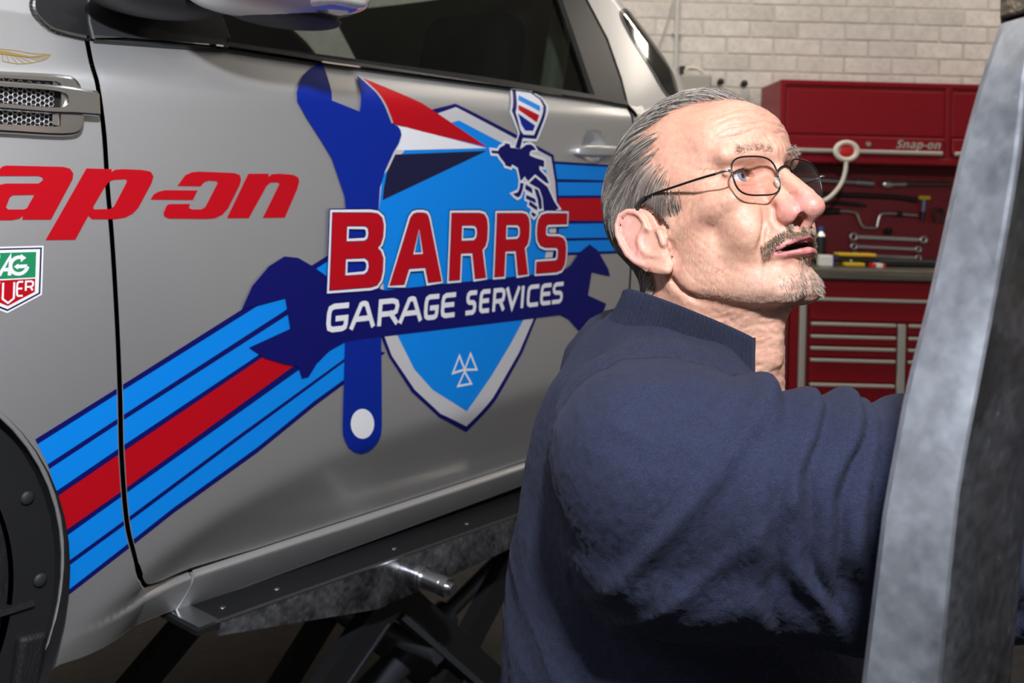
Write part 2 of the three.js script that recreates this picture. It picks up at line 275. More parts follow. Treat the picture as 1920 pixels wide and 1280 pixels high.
const screenRows = []; for (let i = 0; i <= 10; i++) { const q = i / 10, row = []; for (let j = 0; j <= 14; j++) { const k = j / 14, e = 4 * k * (1 - k); row.push([lerp(-0.12, 0.42, q) - 0.16 * e * (1 - q), lerp(1.62, 2.0, q) + 0.08 * e * q, lerp(lerp(-0.09, -0.16, q), lerp(-CAR_W + 0.09, -CAR_W + 0.16, q), k)]); } screenRows.push(row); }
part('windscreen', loft(screenRows), M.tint, car);
part('windscreen_pillar', tube([[-0.16, 1.6 - YB, -0.1], [0.0, 1.71 - YB, -0.12], [0.2, 1.85 - YB, -0.14], [0.43, 1.995 - YB, -0.155]], 0.03, 24, 10), M.silver, car);
part('windscreen_pillar', tube([[-0.16, 1.6 - YB, -CAR_W + 0.1], [0.0, 1.71 - YB, -CAR_W + 0.12], [0.2, 1.85 - YB, -CAR_W + 0.14], [0.43, 1.995 - YB, -CAR_W + 0.155]], 0.03, 24, 10), M.silver, car);
const bonnetRows = []; for (let i = 0; i <= 10; i++) { const q = i / 10, row = []; for (let j = 0; j <= 12; j++) { const k = j / 12, e = 4 * k * (1 - k); row.push([lerp(-0.95, -0.1, q), lerp(1.49, 1.592, q) + 0.06 * Math.pow(e, 0.6), lerp(-0.2, -CAR_W + 0.2, k) * 1 + (k - 0.5) * -0.22 * q]); } bonnetRows.push(row); }
part('bonnet', loft(bonnetRows), M.silver, car);
const tailRows = []; for (let i = 0; i <= 12; i++) { const t = 0.82 + i * 0.1, sr = sRear(t) + 0.28, row = []; for (let j = 0; j <= 14; j++) { const k = j / 14; row.push([sr - 0.012 + 0.05 * 4 * k * (1 - k), Math.min(t, 2.05), lerp(body(sr, t) + 0.02, -CAR_W - body(sr, t) - 0.02, k)]); } tailRows.push(row); }
part('tailgate', loft(tailRows), M.silver, car);
function farSide(g) { const h = g.clone(), p = h.attributes.position, n = h.attributes.normal; for (let i = 0; i < p.count; i++) { p.setZ(i, -p.getZ(i) - CAR_W); n.setZ(i, -n.getZ(i)); } return h; }
part('far_side_panel', farSide(merge([panel([flat(fenderRing)], body, 0.018, 0, 0.06), panel([flat(doorRing)], body, 0.018, 0, 0.06), panel([flat(quarterRing)], body, 0.018, 0, 0.05), panel([flat(sillRing)], sill, 0.03, 0, 0.06)])), M.silver, car);
part('far_window', farSide(drape([flat(glassRing)], -0.004, body, 0.1)), M.tint, car);
// cabin
part('inner_shell', merge([drape([[-0.03, 0.9, 1.5, 0.88, 1.5, 1.58, -0.03, 1.56]], -0.05, body, 0.06), drape([[-0.1, 1.15, -0.03, 0.88, 1.4, 0.86, 1.4, 0.95, 0.0, 1.0]], -0.035, body, 0.06), box(2.0, 0.02, CAR_W - 0.3, 0.6, 0.84 - YB, -CAR_W / 2), box(0.35, 0.3, CAR_W - 0.3, -0.1, 1.45 - YB, -CAR_W / 2, 0.06)]), M.cabin, car);  // the dark drapes are added behind the shut lines to darken the gaps
for (const zz of [-0.48]) part('headrest_post', rod([1.1, 1.56 - YB, zz], [1.15, 1.7 - YB, zz], 0.007), M.chrome, car);
{ // front seat with its headrest, rear bench, pale trim behind them
  const seat = part('seat', merge([new RoundedBoxGeometry(0.5, 0.16, 0.46, 4, 0.06).translate(0.62, 1.2 - YB, -0.46), new RoundedBoxGeometry(0.13, 0.5, 0.44, 4, 0.06).rotateZ(-0.28).translate(1.02, 1.43 - YB, -0.46)]), M.seat, car);
  part('headrest', new RoundedBoxGeometry(0.12, 0.235, 0.3, 6, 0.058).rotateZ(-0.2).translate(1.17, 1.75 - YB, -0.42), M.seat, seat);
  part('headrest_post', rod([1.1, 1.56 - YB, -0.36], [1.15, 1.7 - YB, -0.36], 0.007), M.chrome, seat);
  const s2 = part('seat', merge([new RoundedBoxGeometry(0.5, 0.16, 0.46, 4, 0.06).translate(0.62, 1.2 - YB, -1.2), new RoundedBoxGeometry(0.13, 0.5, 0.44, 4, 0.06).rotateZ(-0.28).translate(0.9, 1.43 - YB, -1.2)]), M.seat, car);
  part('headrest', new RoundedBoxGeometry(0.12, 0.2, 0.3, 6, 0.055).rotateZ(-0.2).translate(1.01, 1.72 - YB, -1.2), M.seat, s2);
  part('rear_trim', merge([new RoundedBoxGeometry(0.06, 0.6, 0.05, 3, 0.02).rotateZ(-0.2).translate(1.36, 1.72 - YB, -0.3), new RoundedBoxGeometry(0.16, 0.5, 1.2, 3, 0.05).translate(1.45, 1.42 - YB, -CAR_W / 2)]), M.beige, car);
}
// wheel arch and wheel
{
  const ringShape = (r0, r1, a0, a1) => { const o = []; for (let i = 0; i <= 30; i++) { const a = lerp(a0, a1, i / 30); o.push([archC[0] + r1 * Math.cos(a), archC[1] + r1 * Math.sin(a)]); } for (let i = 30; i >= 0; i--) { const a = lerp(a0, a1, i / 30); o.push([archC[0] + r0 * Math.cos(a), archC[1] + r0 * Math.sin(a)]); } return o; };
  const lin0 = []; for (let j = 0; j <= 6; j++) { const row = []; for (let i = 0; i <= 40; i++) { const a = (-28 + i * 236 / 40) * Math.PI / 180, r = archR + 0.004 - 0.02 * Math.sin(j * 1.05) ** 2; row.push([archC[0] + r * Math.cos(a), archC[1] + r * Math.sin(a), -0.006 - 0.05 * j]); } lin0.push(row); }
  const liner = part('wheel_arch_liner', merge([loft(lin0), panel([flat(ringShape(0.252, 0.303, -0.62, 1.35))], () => -0.03, 0.012, 0, 0.03), box(0.62, 0.62, 0.02, archC[0], archC[1] - YB + 0.02, -0.32)]), M.liner, car, 'black ribbed plastic wheel arch liner');
  for (const a of [0.36, -0.02, -0.33, 0.8]) part('rivet', new THREE.SphereGeometry(0.0085, 14, 8).scale(1, 1, 0.45).translate(archC[0] + 0.283 * Math.cos(a), archC[1] + 0.283 * Math.sin(a) - YB, -0.028), M.blackPlastic, liner);
  part('liner_flap', merge([new RoundedBoxGeometry(0.07, 0.19, 0.016, 2, 0.006).rotateZ(0.12).translate(-0.115, 0.985 - YB, -0.045), new RoundedBoxGeometry(0.052, 0.17, 0.014, 2, 0.006).rotateZ(-0.22).translate(-0.118, 0.83 - YB, -0.05), new RoundedBoxGeometry(0.034, 0.1, 0.03, 2, 0.008).rotateZ(-0.12).translate(-0.073, 0.815 - YB, -0.03), box(0.09, 0.008, 0.02, -0.11, 0.9 - YB, -0.034)]), M.liner, liner);
  const wheel = part('wheel', new THREE.TorusGeometry(0.215, 0.078, 18, 48).scale(1, 1, 1.05).translate(archC[0], 0.862 - YB, -0.14), M.rubber, car);
  part('wheel_rim', merge([new THREE.LatheGeometry([[0.03, 0.05], [0.06, 0.05], [0.17, 0.03], [0.175, 0.06], [0.18, 0.06], [0.175, -0.06]].map((p) => new THREE.Vector2(...p)), 40).rotateX(Math.PI / 2).translate(archC[0], 0.862 - YB, -0.14)]), M.dullChrome, wheel);
  const rear = part('wheel', new THREE.TorusGeometry(0.215, 0.078, 18, 48).translate(1.56, 0.862 - YB, -0.2), M.rubber, car);
  part('wheel_rim', new THREE.LatheGeometry([[0.03, 0.05], [0.06, 0.05], [0.17, 0.03], [0.175, 0.06], [0.18, 0.06], [0.175, -0.06]].map((p) => new THREE.Vector2(...p)), 40).rotateX(Math.PI / 2).translate(1.56, 0.862 - YB, -0.2), M.dullChrome, rear);
}
part('underbody', merge([box(2.1, 0.03, CAR_W - 0.3, 0.75, 0.8 - YB, -CAR_W / 2), drape([[-0.02, 0.782, 1.55, 0.775, 1.55, 0.82, -0.02, 0.82]], -0.045, (s, t) => sill(s, t), 0.05), box(0.5, 0.05, 0.2, 0.5, 0.78 - YB, -0.6)]), M.liner, car);
// door mirror
{
  const mz = 0.09, mi = part('mirror_housing', (() => { const g = new THREE.SphereGeometry(1, 40, 24); const p = g.attributes.position; for (let i = 0; i < p.count; i++) { let x = p.getX(i), y = p.getY(i), z = p.getZ(i); const q = (v, e) => Math.sign(v) * Math.pow(Math.abs(v), e); p.setXYZ(i, 0.165 + 0.125 * q(x, 0.75) + 0.02 * y, 1.724 - YB + (y < 0 ? 0.085 : 0.09) * q(y, 0.7), mz + 0.01 + 0.1 * q(z, 0.75)); } g.computeVertexNormals(); return g; })(), M.silver, car);
  part('mirror_under', (() => { const g = new THREE.SphereGeometry(1, 32, 16); g.scale(0.085, 0.012, 0.06).translate(0.2, 1.647 - YB, mz); return g; })(), M.blackPlastic, mi);
  part('mirror_arm', (() => { const g = new THREE.SphereGeometry(1, 32, 20); g.scale(0.1, 0.028, 0.06).rotateZ(0.06).translate(0.07, 1.66 - YB, 0.0); return g; })(), M.blackPlastic, mi);
  part('indicator_lamp', (() => { const g = new THREE.SphereGeometry(1, 32, 20); const p = g.attributes.position; for (let i = 0; i < p.count; i++) { const q = (v, e) => Math.sign(v) * Math.pow(Math.abs(v), e); p.setXYZ(i, 0.222 + 0.06 * q(p.getX(i), 0.7) + 0.012 * p.getY(i), 1.669 - YB + 0.021 * q(p.getY(i), 0.6), mz + 0.012 + 0.1 * q(p.getZ(i), 0.7)); } g.computeVertexNormals(); return g; })(), M.lampLens, mi, 'clear silver indicator lens');
}
// door handle
{
  const g = new THREE.SphereGeometry(1, 32, 20), p = g.attributes.position, q = (v, e) => Math.sign(v) * Math.pow(Math.abs(v), e);
  for (let i = 0; i < p.count; i++) { const x = q(p.getX(i), 0.45); p.setXYZ(i, 1.12 + 0.085 * x, 1.5145 - YB + 0.0125 * q(p.getY(i), 0.6) + 0.004 * x, body(1.03, 1.515) + 0.016 - 0.012 * x * x + 0.011 * q(p.getZ(i), 0.6)); }
  g.computeVertexNormals(); part('door_handle', g, M.silver, car, 'silver pull handle');
}

// ---------------------------------------------------------------- livery: vinyl cut to shape, laid over the panels (outlines in metres along and up the car side)
const TRACE = {
  letter_a: [[-.1225,1.4311,-.0557,1.4323,-.0475,1.4303,-.0433,1.4246,-.0440,1.4176,-.0688,1.3684,-.1023,1.3685,-.1018,1.3730,-.1056,1.3696,-.1142,1.3679,-.1270,1.3679,-.1395,1.3680,-.1469,1.3741,-.1442,1.3872,-.1364,1.4037,-.1303,1.4083,-.1219,1.4103,-.0848,1.4113,-.0800,1.4153,-.0806,1.4187,-.0851,1.4202,-.1327,1.4186,-.1308,1.4248,-.1267,1.4294], [-.1140,1.3969,-.0893,1.3978,-.0973,1.3820,-.1005,1.3804,-.1189,1.3803,-.1211,1.3830,-.1172,1.3942]],
  letter_p: [[-.0272,1.4316,.0058,1.4319,.0052,1.4283,.0102,1.4314,.0204,1.4325,.0467,1.4325,.0589,1.4308,.0632,1.4246,.0608,1.4158,.0430,1.3830,.0354,1.3755,.0251,1.3706,.0122,1.3687,-.0178,1.3687,-.0229,1.3730,-.0383,1.3436,-.0744,1.3439], [.0080,1.4184,.0247,1.4199,.0266,1.4173,.0237,1.4111,.0104,1.3852,.0054,1.3815,-.0158,1.3809,-.0171,1.3838,-.0042,1.4068,.0018,1.4153]],
  letter_dash: [[.0601,1.3942,.0640,1.4008,.0707,1.4047,.0804,1.4069,.1293,1.4077,.1224,1.3945]],
  letter_o: [[.0985,1.4130,.1095,1.4275,.1196,1.4322,.1314,1.4335,.1867,1.4336,.1964,1.4313,.1989,1.4251,.1969,1.4168,.1791,1.3839,.1700,1.3745,.1579,1.3696,.1457,1.3686,.0873,1.3693,.0802,1.3723,.0792,1.3769,.0839,1.3871,.0880,1.3887,.1182,1.3890,.1169,1.3835,.1214,1.3817,.1362,1.3818,.1421,1.3850,.1606,1.4185,.1590,1.4212,.1453,1.4215,.1393,1.4193,.1335,1.4133]],
  letter_n: [[.2109,1.4334,.2466,1.4347,.2451,1.4301,.2528,1.4343,.2666,1.4354,.2914,1.4345,.3006,1.4311,.3026,1.4254,.2994,1.4137,.2780,1.3703,.2383,1.3698,.2662,1.4200,.2636,1.4222,.2499,1.4218,.2432,1.4166,.2140,1.3695,.1774,1.3696]],
  wrench_tall: [[.3643,1.6106,.3738,1.6124,.3726,1.6045,.3622,1.5528,.4198,1.5408,.4244,1.5616,.4365,1.6006,.4466,1.5915,.4634,1.5757,.4764,1.5538,.4925,1.5279,.5088,1.5219,.5153,1.5107,.5097,1.4958,.4982,1.4807,.4796,1.4482,.4691,1.4194,.4675,1.3852,.4730,1.2984,.4854,1.1726,.4985,1.0174,.4982,1.0038,.4942,.9934,.4858,.9847,.4741,.9796,.4595,.9794,.4430,.9854,.4277,.9958,.4182,1.0082,.4127,1.0197,.4105,1.0331,.4049,1.1807,.3955,1.3875,.3930,1.4039,.3641,1.4627,.3425,1.4883,.3111,1.5229,.2946,1.5449,.2955,1.5581,.3053,1.5726,.3217,1.5883,.3447,1.6029]],
  wrench_hole: [[.4798,1.0265,.4796,1.0209,.4781,1.0159,.4753,1.0116,.4715,1.0083,.4668,1.0062,.4613,1.0054,.4554,1.0059,.4495,1.0076,.4437,1.0106,.4385,1.0145,.4341,1.0192,.4306,1.0245,.4283,1.0301,.4272,1.0357,.4275,1.0411,.4290,1.0460,.4316,1.0502,.4354,1.0534,.4401,1.0556,.4454,1.0565,.4512,1.0562,.4571,1.0547,.4628,1.0519,.4681,1.0481,.4726,1.0433,.4762,1.0380,.4786,1.0323]],
  shield_outer: [[.5251,1.5384,.5929,1.5599,.6548,1.5755,.8298,1.5323,.9595,1.4986,.9758,1.4457,.9853,1.3885,.9866,1.3224,.9625,1.2345,.9234,1.1670,.8811,1.0990,.8040,1.0143,.7416,.9616,.6432,1.0091,.5677,1.0659,.5073,1.1350,.4854,1.1726,.4592,1.2364,.4466,1.3595,.4539,1.4644]],
  shield_silver: [[.5355,1.5356,.6024,1.5532,.6538,1.5691,.8246,1.5252,.9505,1.4935,.9672,1.4437,.9778,1.3885,.9769,1.3226,.9530,1.2350,.9142,1.1678,.8686,1.1005,.7948,1.0219,.7339,.9751,.6448,1.0157,.5736,1.0695,.5131,1.1361,.4931,1.1718,.4640,1.2361,.4513,1.3595,.4586,1.4646]],
  shield_blue: [[.5457,1.5035,.6425,1.5411,.6611,1.5457,.7820,1.5142,.9301,1.4760,.9457,1.4307,.9543,1.3883,.9520,1.3231,.9277,1.2474,.8784,1.1666,.8384,1.1204,.7850,1.0658,.7186,1.0079,.6210,1.0618,.5697,1.1058,.5246,1.1686,.4895,1.2343,.4656,1.3594,.4741,1.4388]],
  spray_red: [[.4391,1.6018,.4470,1.5980,.5641,1.5679,.7411,1.5026,.5674,1.5188,.4933,1.5279,.4775,1.5568,.4645,1.5764]],
  spray_edge: [[.4387,1.6024,.4430,1.6023,.4657,1.5765,.4790,1.5569,.4948,1.5286,.4909,1.5269,.4749,1.5542,.4620,1.5743,.4462,1.5908]],
  spray_white: [[.5054,1.5246,.5168,1.5240,.5717,1.5185,.7412,1.5003,.5029,1.4830,.5099,1.4915,.5163,1.5050,.5138,1.5165]],
  spray_navy: [[.5016,1.4760,.7414,1.4952,.4758,1.3990,.4776,1.4196,.4836,1.4455]],
  wrench_wide: [[.2069,1.2395,.2231,1.2715,.2511,1.2990,.2788,1.3125,.3042,1.3095,.3330,1.2956,.3628,1.2781,.4902,1.2489,.6341,1.2512,1.0059,1.2563,1.0362,1.2682,1.0662,1.2939,1.1062,1.3109,1.1414,1.2962,1.1891,1.2523,1.1978,1.2354,1.1197,1.2486,1.1091,1.1988,1.1876,1.1745,1.1724,1.1498,1.1053,1.1349,1.0862,1.1198,1.0730,1.1288,1.0386,1.1522,1.0062,1.1639,.4903,1.1714,.4389,1.1721,.4055,1.1712,.3738,1.1607,.3497,1.1439,.3345,1.1248,.3217,1.1239,.3133,1.1436,.2893,1.1498,.2507,1.1638,.2223,1.1824,.2948,1.2028,.2830,1.2499,.2318,1.2422]],
  cup_white: [[.8446,1.6227,.9098,1.6286,.9390,1.6138,.9449,1.5976,.9352,1.5816,.8984,1.5229,.8525,1.5200,.8441,1.5029,.8223,1.5061,.8355,1.5344,.8088,1.5739]],
  cup_navy: [[.8496,1.6221,.9054,1.6258,.9345,1.6109,.9370,1.5957,.9283,1.5821,.8952,1.5272,.8504,1.5265,.8422,1.5039,.8266,1.5063,.8398,1.5358,.8153,1.5767]],
  cup_inner: [[.8601,1.6221,.9002,1.6240,.9260,1.6077,.9260,1.5947,.9180,1.5824,.8865,1.5345,.8519,1.5333,.8406,1.5424,.8265,1.5744]],
  cup_bar_blue: [[.8586,1.6103,.9148,1.5937,.9082,1.5827,.8480,1.5989]],
  cup_bar_red: [[.8413,1.5896,.9040,1.5754,.8947,1.5604,.8367,1.5797]],
  cup_bar_navy: [[.8334,1.5728,.8895,1.5539,.8831,1.5428,.8571,1.5414,.8438,1.5526]],
  gun_body: [[.7534,1.4968,.7737,1.4968,.7786,1.5035,.7939,1.5098,.7938,1.5131,.8096,1.5119,.8116,1.5054,.8259,1.5052,.8422,1.5039,.8620,1.5139,.8768,1.5155,.8883,1.5116,.8954,1.5053,.8811,1.5038,.8745,1.4990,.8748,1.4934,.8930,1.4898,.9241,1.4856,.9247,1.4719,.9072,1.4735,.9095,1.4656,.9335,1.4527,.9441,1.4392,.9342,1.4401,.8928,1.4548,.8728,1.4407,.8593,1.4514,.8569,1.4480,.8469,1.4410,.8366,1.4672,.8184,1.4730,.8151,1.4674,.7974,1.4699,.7954,1.4742,.7811,1.4843,.7740,1.4915,.7553,1.4916]],
  gun_hand: [[.8748,1.4385,.8949,1.4510,.9385,1.4322,.9642,1.4026,.9812,1.3887,.9613,1.3828,.9296,1.3815,.9261,1.3884,.9222,1.4089,.9095,1.4281,.8882,1.4343]],
  gun_finger_0: [[.8637,1.4359,.8847,1.4286,.8879,1.4174,.8617,1.4263]],
  gun_finger_1: [[.8667,1.4148,.8972,1.4074,.9008,1.3984,.8660,1.4070]],
  gun_finger_2: [[.8786,1.4027,.9058,1.3910,.9043,1.3837,.8760,1.3948]],
  gun_finger_3: [[.8881,1.3814,.9029,1.3757,.8956,1.3701,.8846,1.3764]],
  gun_palm: [[.8923,1.4277,.9058,1.4257,.9184,1.4066,.9214,1.3883,.9119,1.3860,.9049,1.4064]],
  gun_trigger: [[.8453,1.4383,.8574,1.4373,.8544,1.4246,.8477,1.4122,.8395,1.4088,.8304,1.4120,.8230,1.4158,.8390,1.4198,.8447,1.4288]],
  mot_0: [[.6866,1.1157,.6708,1.0858,.7036,1.0885]],
  mot_1: [[.7178,1.1159,.7386,1.0839,.7036,1.0877]],
  mot_2: [[.7039,1.0846,.6874,1.0597,.7252,1.0590]],
};
const STRIPES = [
  ['navy', [-.0773,1.1049,.0196,1.1499,.2081,1.2385,.3613,1.3100,.4727,1.3620,.4732,1.3522,.3618,1.3008,.2165,1.2332,.0210,1.1432,-.0745,1.0986]],
  ['blue', [-.0745,1.0986,.0210,1.1432,.2165,1.2332,.3618,1.3008,.4732,1.3522,.4749,1.3186,.2879,1.2322,.0226,1.1103,-.0611,1.0712]],
  ['navy', [-.0611,1.0712,.0226,1.1103,.2879,1.2322,.4749,1.3186,.4755,1.3088,.2898,1.2240,.0239,1.1042,-.0589,1.0652]],
  ['blue', [-.0589,1.0652,.0239,1.1042,.2898,1.2240,.4755,1.3088,.4772,1.2778,.2389,1.1684,.0281,1.0720,-.0491,1.0354]],
  ['navy', [-.0491,1.0354,.0281,1.0720,.2389,1.1684,.4772,1.2778,.4776,1.2707,.2425,1.1629,.0292,1.0645,-.0468,1.0293]],
  ['red', [-.0468,1.0293,.0292,1.0645,.2425,1.1629,.4776,1.2707,.4802,1.2261,.3039,1.1437,.0347,1.0145,-.0356,.9826]],
  ['navy', [-.0356,.9826,.0347,1.0145,.3039,1.1437,.4802,1.2261,.4811,1.2127,.3125,1.1357,.0365,1.0085,-.0342,.9755]],
  ['blue', [-.0342,.9755,.0365,1.0085,.3125,1.1357,.4811,1.2127,.4832,1.1795,.4072,1.1435,.2067,1.0531,.0413,.9751,-.0313,.9418]],
  ['navy', [-.0313,.9418,.0413,.9751,.2067,1.0531,.4072,1.1435,.4832,1.1795,.4837,1.1723,.4075,1.1388,.2071,1.0468,.0417,.9690,-.0309,.9360]],
  ['blue', [-.0309,.9360,.0417,.9690,.2071,1.0468,.4075,1.1388,.4837,1.1723,.4867,1.1470,.4095,1.1101,.3501,1.0844,.2467,1.0317,.1136,.9748,.0526,.9445,-.0305,.9040]],
  ['navy', [-.0305,.9040,.0526,.9445,.1136,.9748,.2467,1.0317,.3501,1.0844,.4095,1.1101,.4867,1.1470,.4980,1.1430,.4100,1.1027,.3506,1.0764,.2473,1.0241,.1141,.9677,.0530,.9376,-.0310,.8975]],
  ['navy', [.9463,1.4857,1.2207,1.4882,1.2210,1.4833,.9466,1.4802]],
  ['blue', [.9465,1.4808,1.2210,1.4833,1.2226,1.4535,.9482,1.4483]],
  ['navy', [.9481,1.4490,1.2226,1.4535,1.2229,1.4493,.9485,1.4424]],
  ['blue', [.9484,1.4431,1.2229,1.4493,1.2247,1.4200,.9500,1.4140]],
  ['navy', [.9500,1.4146,1.2247,1.4200,1.2251,1.4139,.9503,1.4091]],
  ['red', [.9503,1.4098,1.2251,1.4139,1.2287,1.3614,.9531,1.3635]],
  ['navy', [.9530,1.3641,1.2287,1.3614,1.2290,1.3565,.9536,1.3561]],
  ['blue', [.9535,1.3568,1.2290,1.3565,1.2316,1.3234,.9556,1.3261]],
  ['navy', [.9555,1.3267,1.2316,1.3234,1.2320,1.3185,.9560,1.3206]],
  ['blue', [.9559,1.3212,1.2320,1.3185,1.2341,1.2927,.9577,1.2956]],
  ['navy', [.9577,1.2963,1.2341,1.2927,1.2346,1.2865,.9581,1.2902]],
];

const mats = { navy: M.vNavy, blue: M.vBlue, red: M.vRed, white: M.vWhite };
const L0 = 0.0006, LS = 0.00028; // vinyl thickness per layer
const vinyl = (name, list, layer, m, parent = car, label) => part(name, drape(list, L0 + LS * layer), m, parent, label);
for (const [c, r] of STRIPES) { // split at the shut line so that no film bridges the gap
  const pts = []; for (let i = 0; i < r.length; i += 2) pts.push([r[i], r[i + 1]]);
  const cut = (side) => { // Sutherland-Hodgman against the shut line
    const f = (p) => { let i = 0; while (i < gapCurve.length - 2 && gapCurve[i + 1][1] > p[1]) i++; const a = gapCurve[i], b = gapCurve[i + 1], x = lerp(a[0], b[0], clamp((p[1] - a[1]) / (b[1] - a[1] || 1), 0, 1)); return side > 0 ? p[0] - x - G - 0.001 : x - G - 0.001 - p[0]; };
    const o = []; for (let i = 0; i < pts.length; i++) { const p = pts[i], q = pts[(i + 1) % pts.length], fp = f(p), fq = f(q); if (fp >= 0) o.push(p); if (fp * fq < 0) { let a = 0, b = 1; for (let k = 0; k < 24; k++) { const m = (a + b) / 2; f([lerp(p[0], q[0], m), lerp(p[1], q[1], m)]) * fp > 0 ? a = m : b = m; } o.push([lerp(p[0], q[0], a), lerp(p[1], q[1], a)]); } }
    return o;
  };
  const d = cut(1), f = cut(-1);
  if (d.length > 2) vinyl(c + '_stripe', [flat(d)], c === 'navy' ? 1 : 0, mats[c], car);
  if (f.length > 2) vinyl(c + '_stripe', [flat(f)], c === 'navy' ? 1 : 0, mats[c], car);
}
const gapAt = (t) => { let i = 0; while (i < gapCurve.length - 2 && gapCurve[i + 1][1] > t) i++; return lerp(gapCurve[i][0], gapCurve[i + 1][0], clamp((t - gapCurve[i][1]) / (gapCurve[i + 1][1] - gapCurve[i][1]), 0, 1)); };
for (const k of ['a', 'p', 'dash', 'o', 'n']) vinyl(k === 'dash' ? 'lettering_dash' : 'lettering', TRACE['letter_' + k], 1, M.vRed, car, 'red lettering on silver paint');
{ // the two letters ahead of the visible ones
  const sh = (dx, list) => list.map((r) => r.map((v, i) => i % 2 ? v : v + dx));
  vinyl('lettering', sh(-0.47, TRACE.letter_n), 1, M.vRed, car);
  vinyl('lettering', [[-0.2, 1.433, -0.212, 1.415, -0.255, 1.415, -0.257, 1.41, -0.222, 1.41, -0.212, 1.404, -0.213, 1.39, -0.226, 1.373, -0.24, 1.3695, -0.295, 1.3695, -0.283, 1.387, -0.25, 1.387, -0.248, 1.392, -0.282, 1.392, -0.292, 1.4, -0.288, 1.418, -0.277, 1.43, -0.265, 1.433].map((v, i) => i % 2 ? v : v - 0.09)], 1, M.vRed, car);
}
const shield = vinyl('shield_emblem', TRACE.shield_outer, 2, M.vNavy, car, 'navy-edged shield with silver border and sky-blue field');
vinyl('shield_border', TRACE.shield_silver, 3, M.vSilver, shield); vinyl('shield_field', TRACE.shield_blue, 4, M.vBlue, shield);
vinyl('spray_cone', TRACE.spray_red, 6, M.vRed, shield); vinyl('spray_cone', TRACE.spray_white, 5, M.vWhite, shield); vinyl('spray_cone', TRACE.spray_navy, 5, M.vInk, shield); vinyl('spray_edge', TRACE.spray_edge, 7, M.vGrey, shield);
const w1 = vinyl('wrench_emblem', TRACE.wrench_tall, 5.5, M.vMid, car, 'tall blue open-ended wrench'); vinyl('hanging_hole', TRACE.wrench_hole, 6.5, M.vWhite, w1);
vinyl('wrench_emblem', TRACE.wrench_wide, 7, M.vNavy, car, 'wide navy double-ended wrench');
for (let i = 0; i < 3; i++) { const r = TRACE['mot_' + i][0]; part('triangle_mark', strokes([Object.assign(r.slice(), { closed: true })], 0.0042, L0 + LS * 6), M.vWhite, shield); }
const gun = vinyl('spray_gun_emblem', TRACE.cup_white, 8, M.vWhite, car, 'navy spray gun and gripping hand');
vinyl('cup', TRACE.cup_navy, 9, M.vNavy, gun); vinyl('cup_window', TRACE.cup_inner, 10, M.vWhite, gun); vinyl('cup_bar', TRACE.cup_bar_blue, 11, M.vBlue, gun); vinyl('cup_bar', TRACE.cup_bar_red, 11, M.vRed, gun); vinyl('cup_bar', TRACE.cup_bar_navy, 11, M.vMid, gun);
for (const k of ['gun_body', 'gun_hand', 'gun_palm', 'gun_trigger', 'gun_finger_0', 'gun_finger_1', 'gun_finger_2', 'gun_finger_3']) { part('outline', strokes([Object.assign(TRACE[k][0].slice(), { closed: true })], 0.0095, L0 + LS * (k === 'gun_body' ? 8.4 : 9.4)), M.vWhite, gun); vinyl(k.replace(/_\d/, ''), TRACE[k], k === 'gun_body' ? 9.3 : 10.2, M.vNavy, gun); }
// lettering built from strokes. Grid: width 0..1, height 0..1
const GLYPH = {
  B: [[0, 0, 0, 1, 0.72, 1, 0.92, 0.92, 1, 0.78, 0.96, 0.6, 0.82, 0.52, 0, 0.52], [0, 0, 0.78, 0, 0.96, 0.08, 1, 0.26, 0.96, 0.44, 0.82, 0.52]],
  A: [[-0.02, 0, 0.36, 0.96, 0.44, 1, 0.56, 1, 0.64, 0.96, 1.02, 0], [0.16, 0.33, 0.84, 0.33]],
  R: [[0, 0, 0, 1, 0.72, 1, 0.94, 0.92, 1, 0.74, 0.94, 0.5, 0.76, 0.42, 0, 0.42], [0.62, 0.42, 0.98, 0]],
  S: [[1, 1, 0.24, 1, 0.06, 0.92, 0, 0.76, 0.06, 0.6, 0.24, 0.52, 0.76, 0.5, 0.94, 0.42, 1, 0.26, 0.94, 0.08, 0.76, 0, 0, 0]],
  G: [[1, 1, 0.26, 1, 0.06, 0.92, 0, 0.72, 0, 0.28, 0.06, 0.08, 0.26, 0, 0.8, 0, 0.96, 0.06, 1, 0.2, 1, 0.46, 0.5, 0.46]],
  E: [[1, 1, 0.26, 1, 0.06, 0.92, 0, 0.74, 0, 0.26, 0.06, 0.08, 0.26, 0, 1, 0], [0, 0.52, 0.9, 0.52]],
  V: [[-0.04, 1, 0.5, 0, 1.04, 1]], I: [[0.5, 0, 0.5, 1]],
  C: [[1, 1, 0.26, 1, 0.06, 0.92, 0, 0.72, 0, 0.28, 0.06, 0.08, 0.26, 0, 1, 0]],
  U: [[0, 1, 0, 0.1, 0.5, -0.14, 1, 0.1, 1, 1]], T: [[0, 1, 1, 1], [0.5, 1, 0.5, 0]], H: [[0, 0, 0, 1], [1, 0, 1, 1], [0, 0.55, 1, 0.55]],
};
function glyph(ch, s0, s1, t0, t1, slant = 0, cap = 0.0) { return GLYPH[ch].map((l) => Object.assign(l.map((v, i) => i % 2 ? lerp(t0, t1, v) : lerp(s0, s1, v) + slant * l[i + 1] * (t1 - t0)), { cap })); }
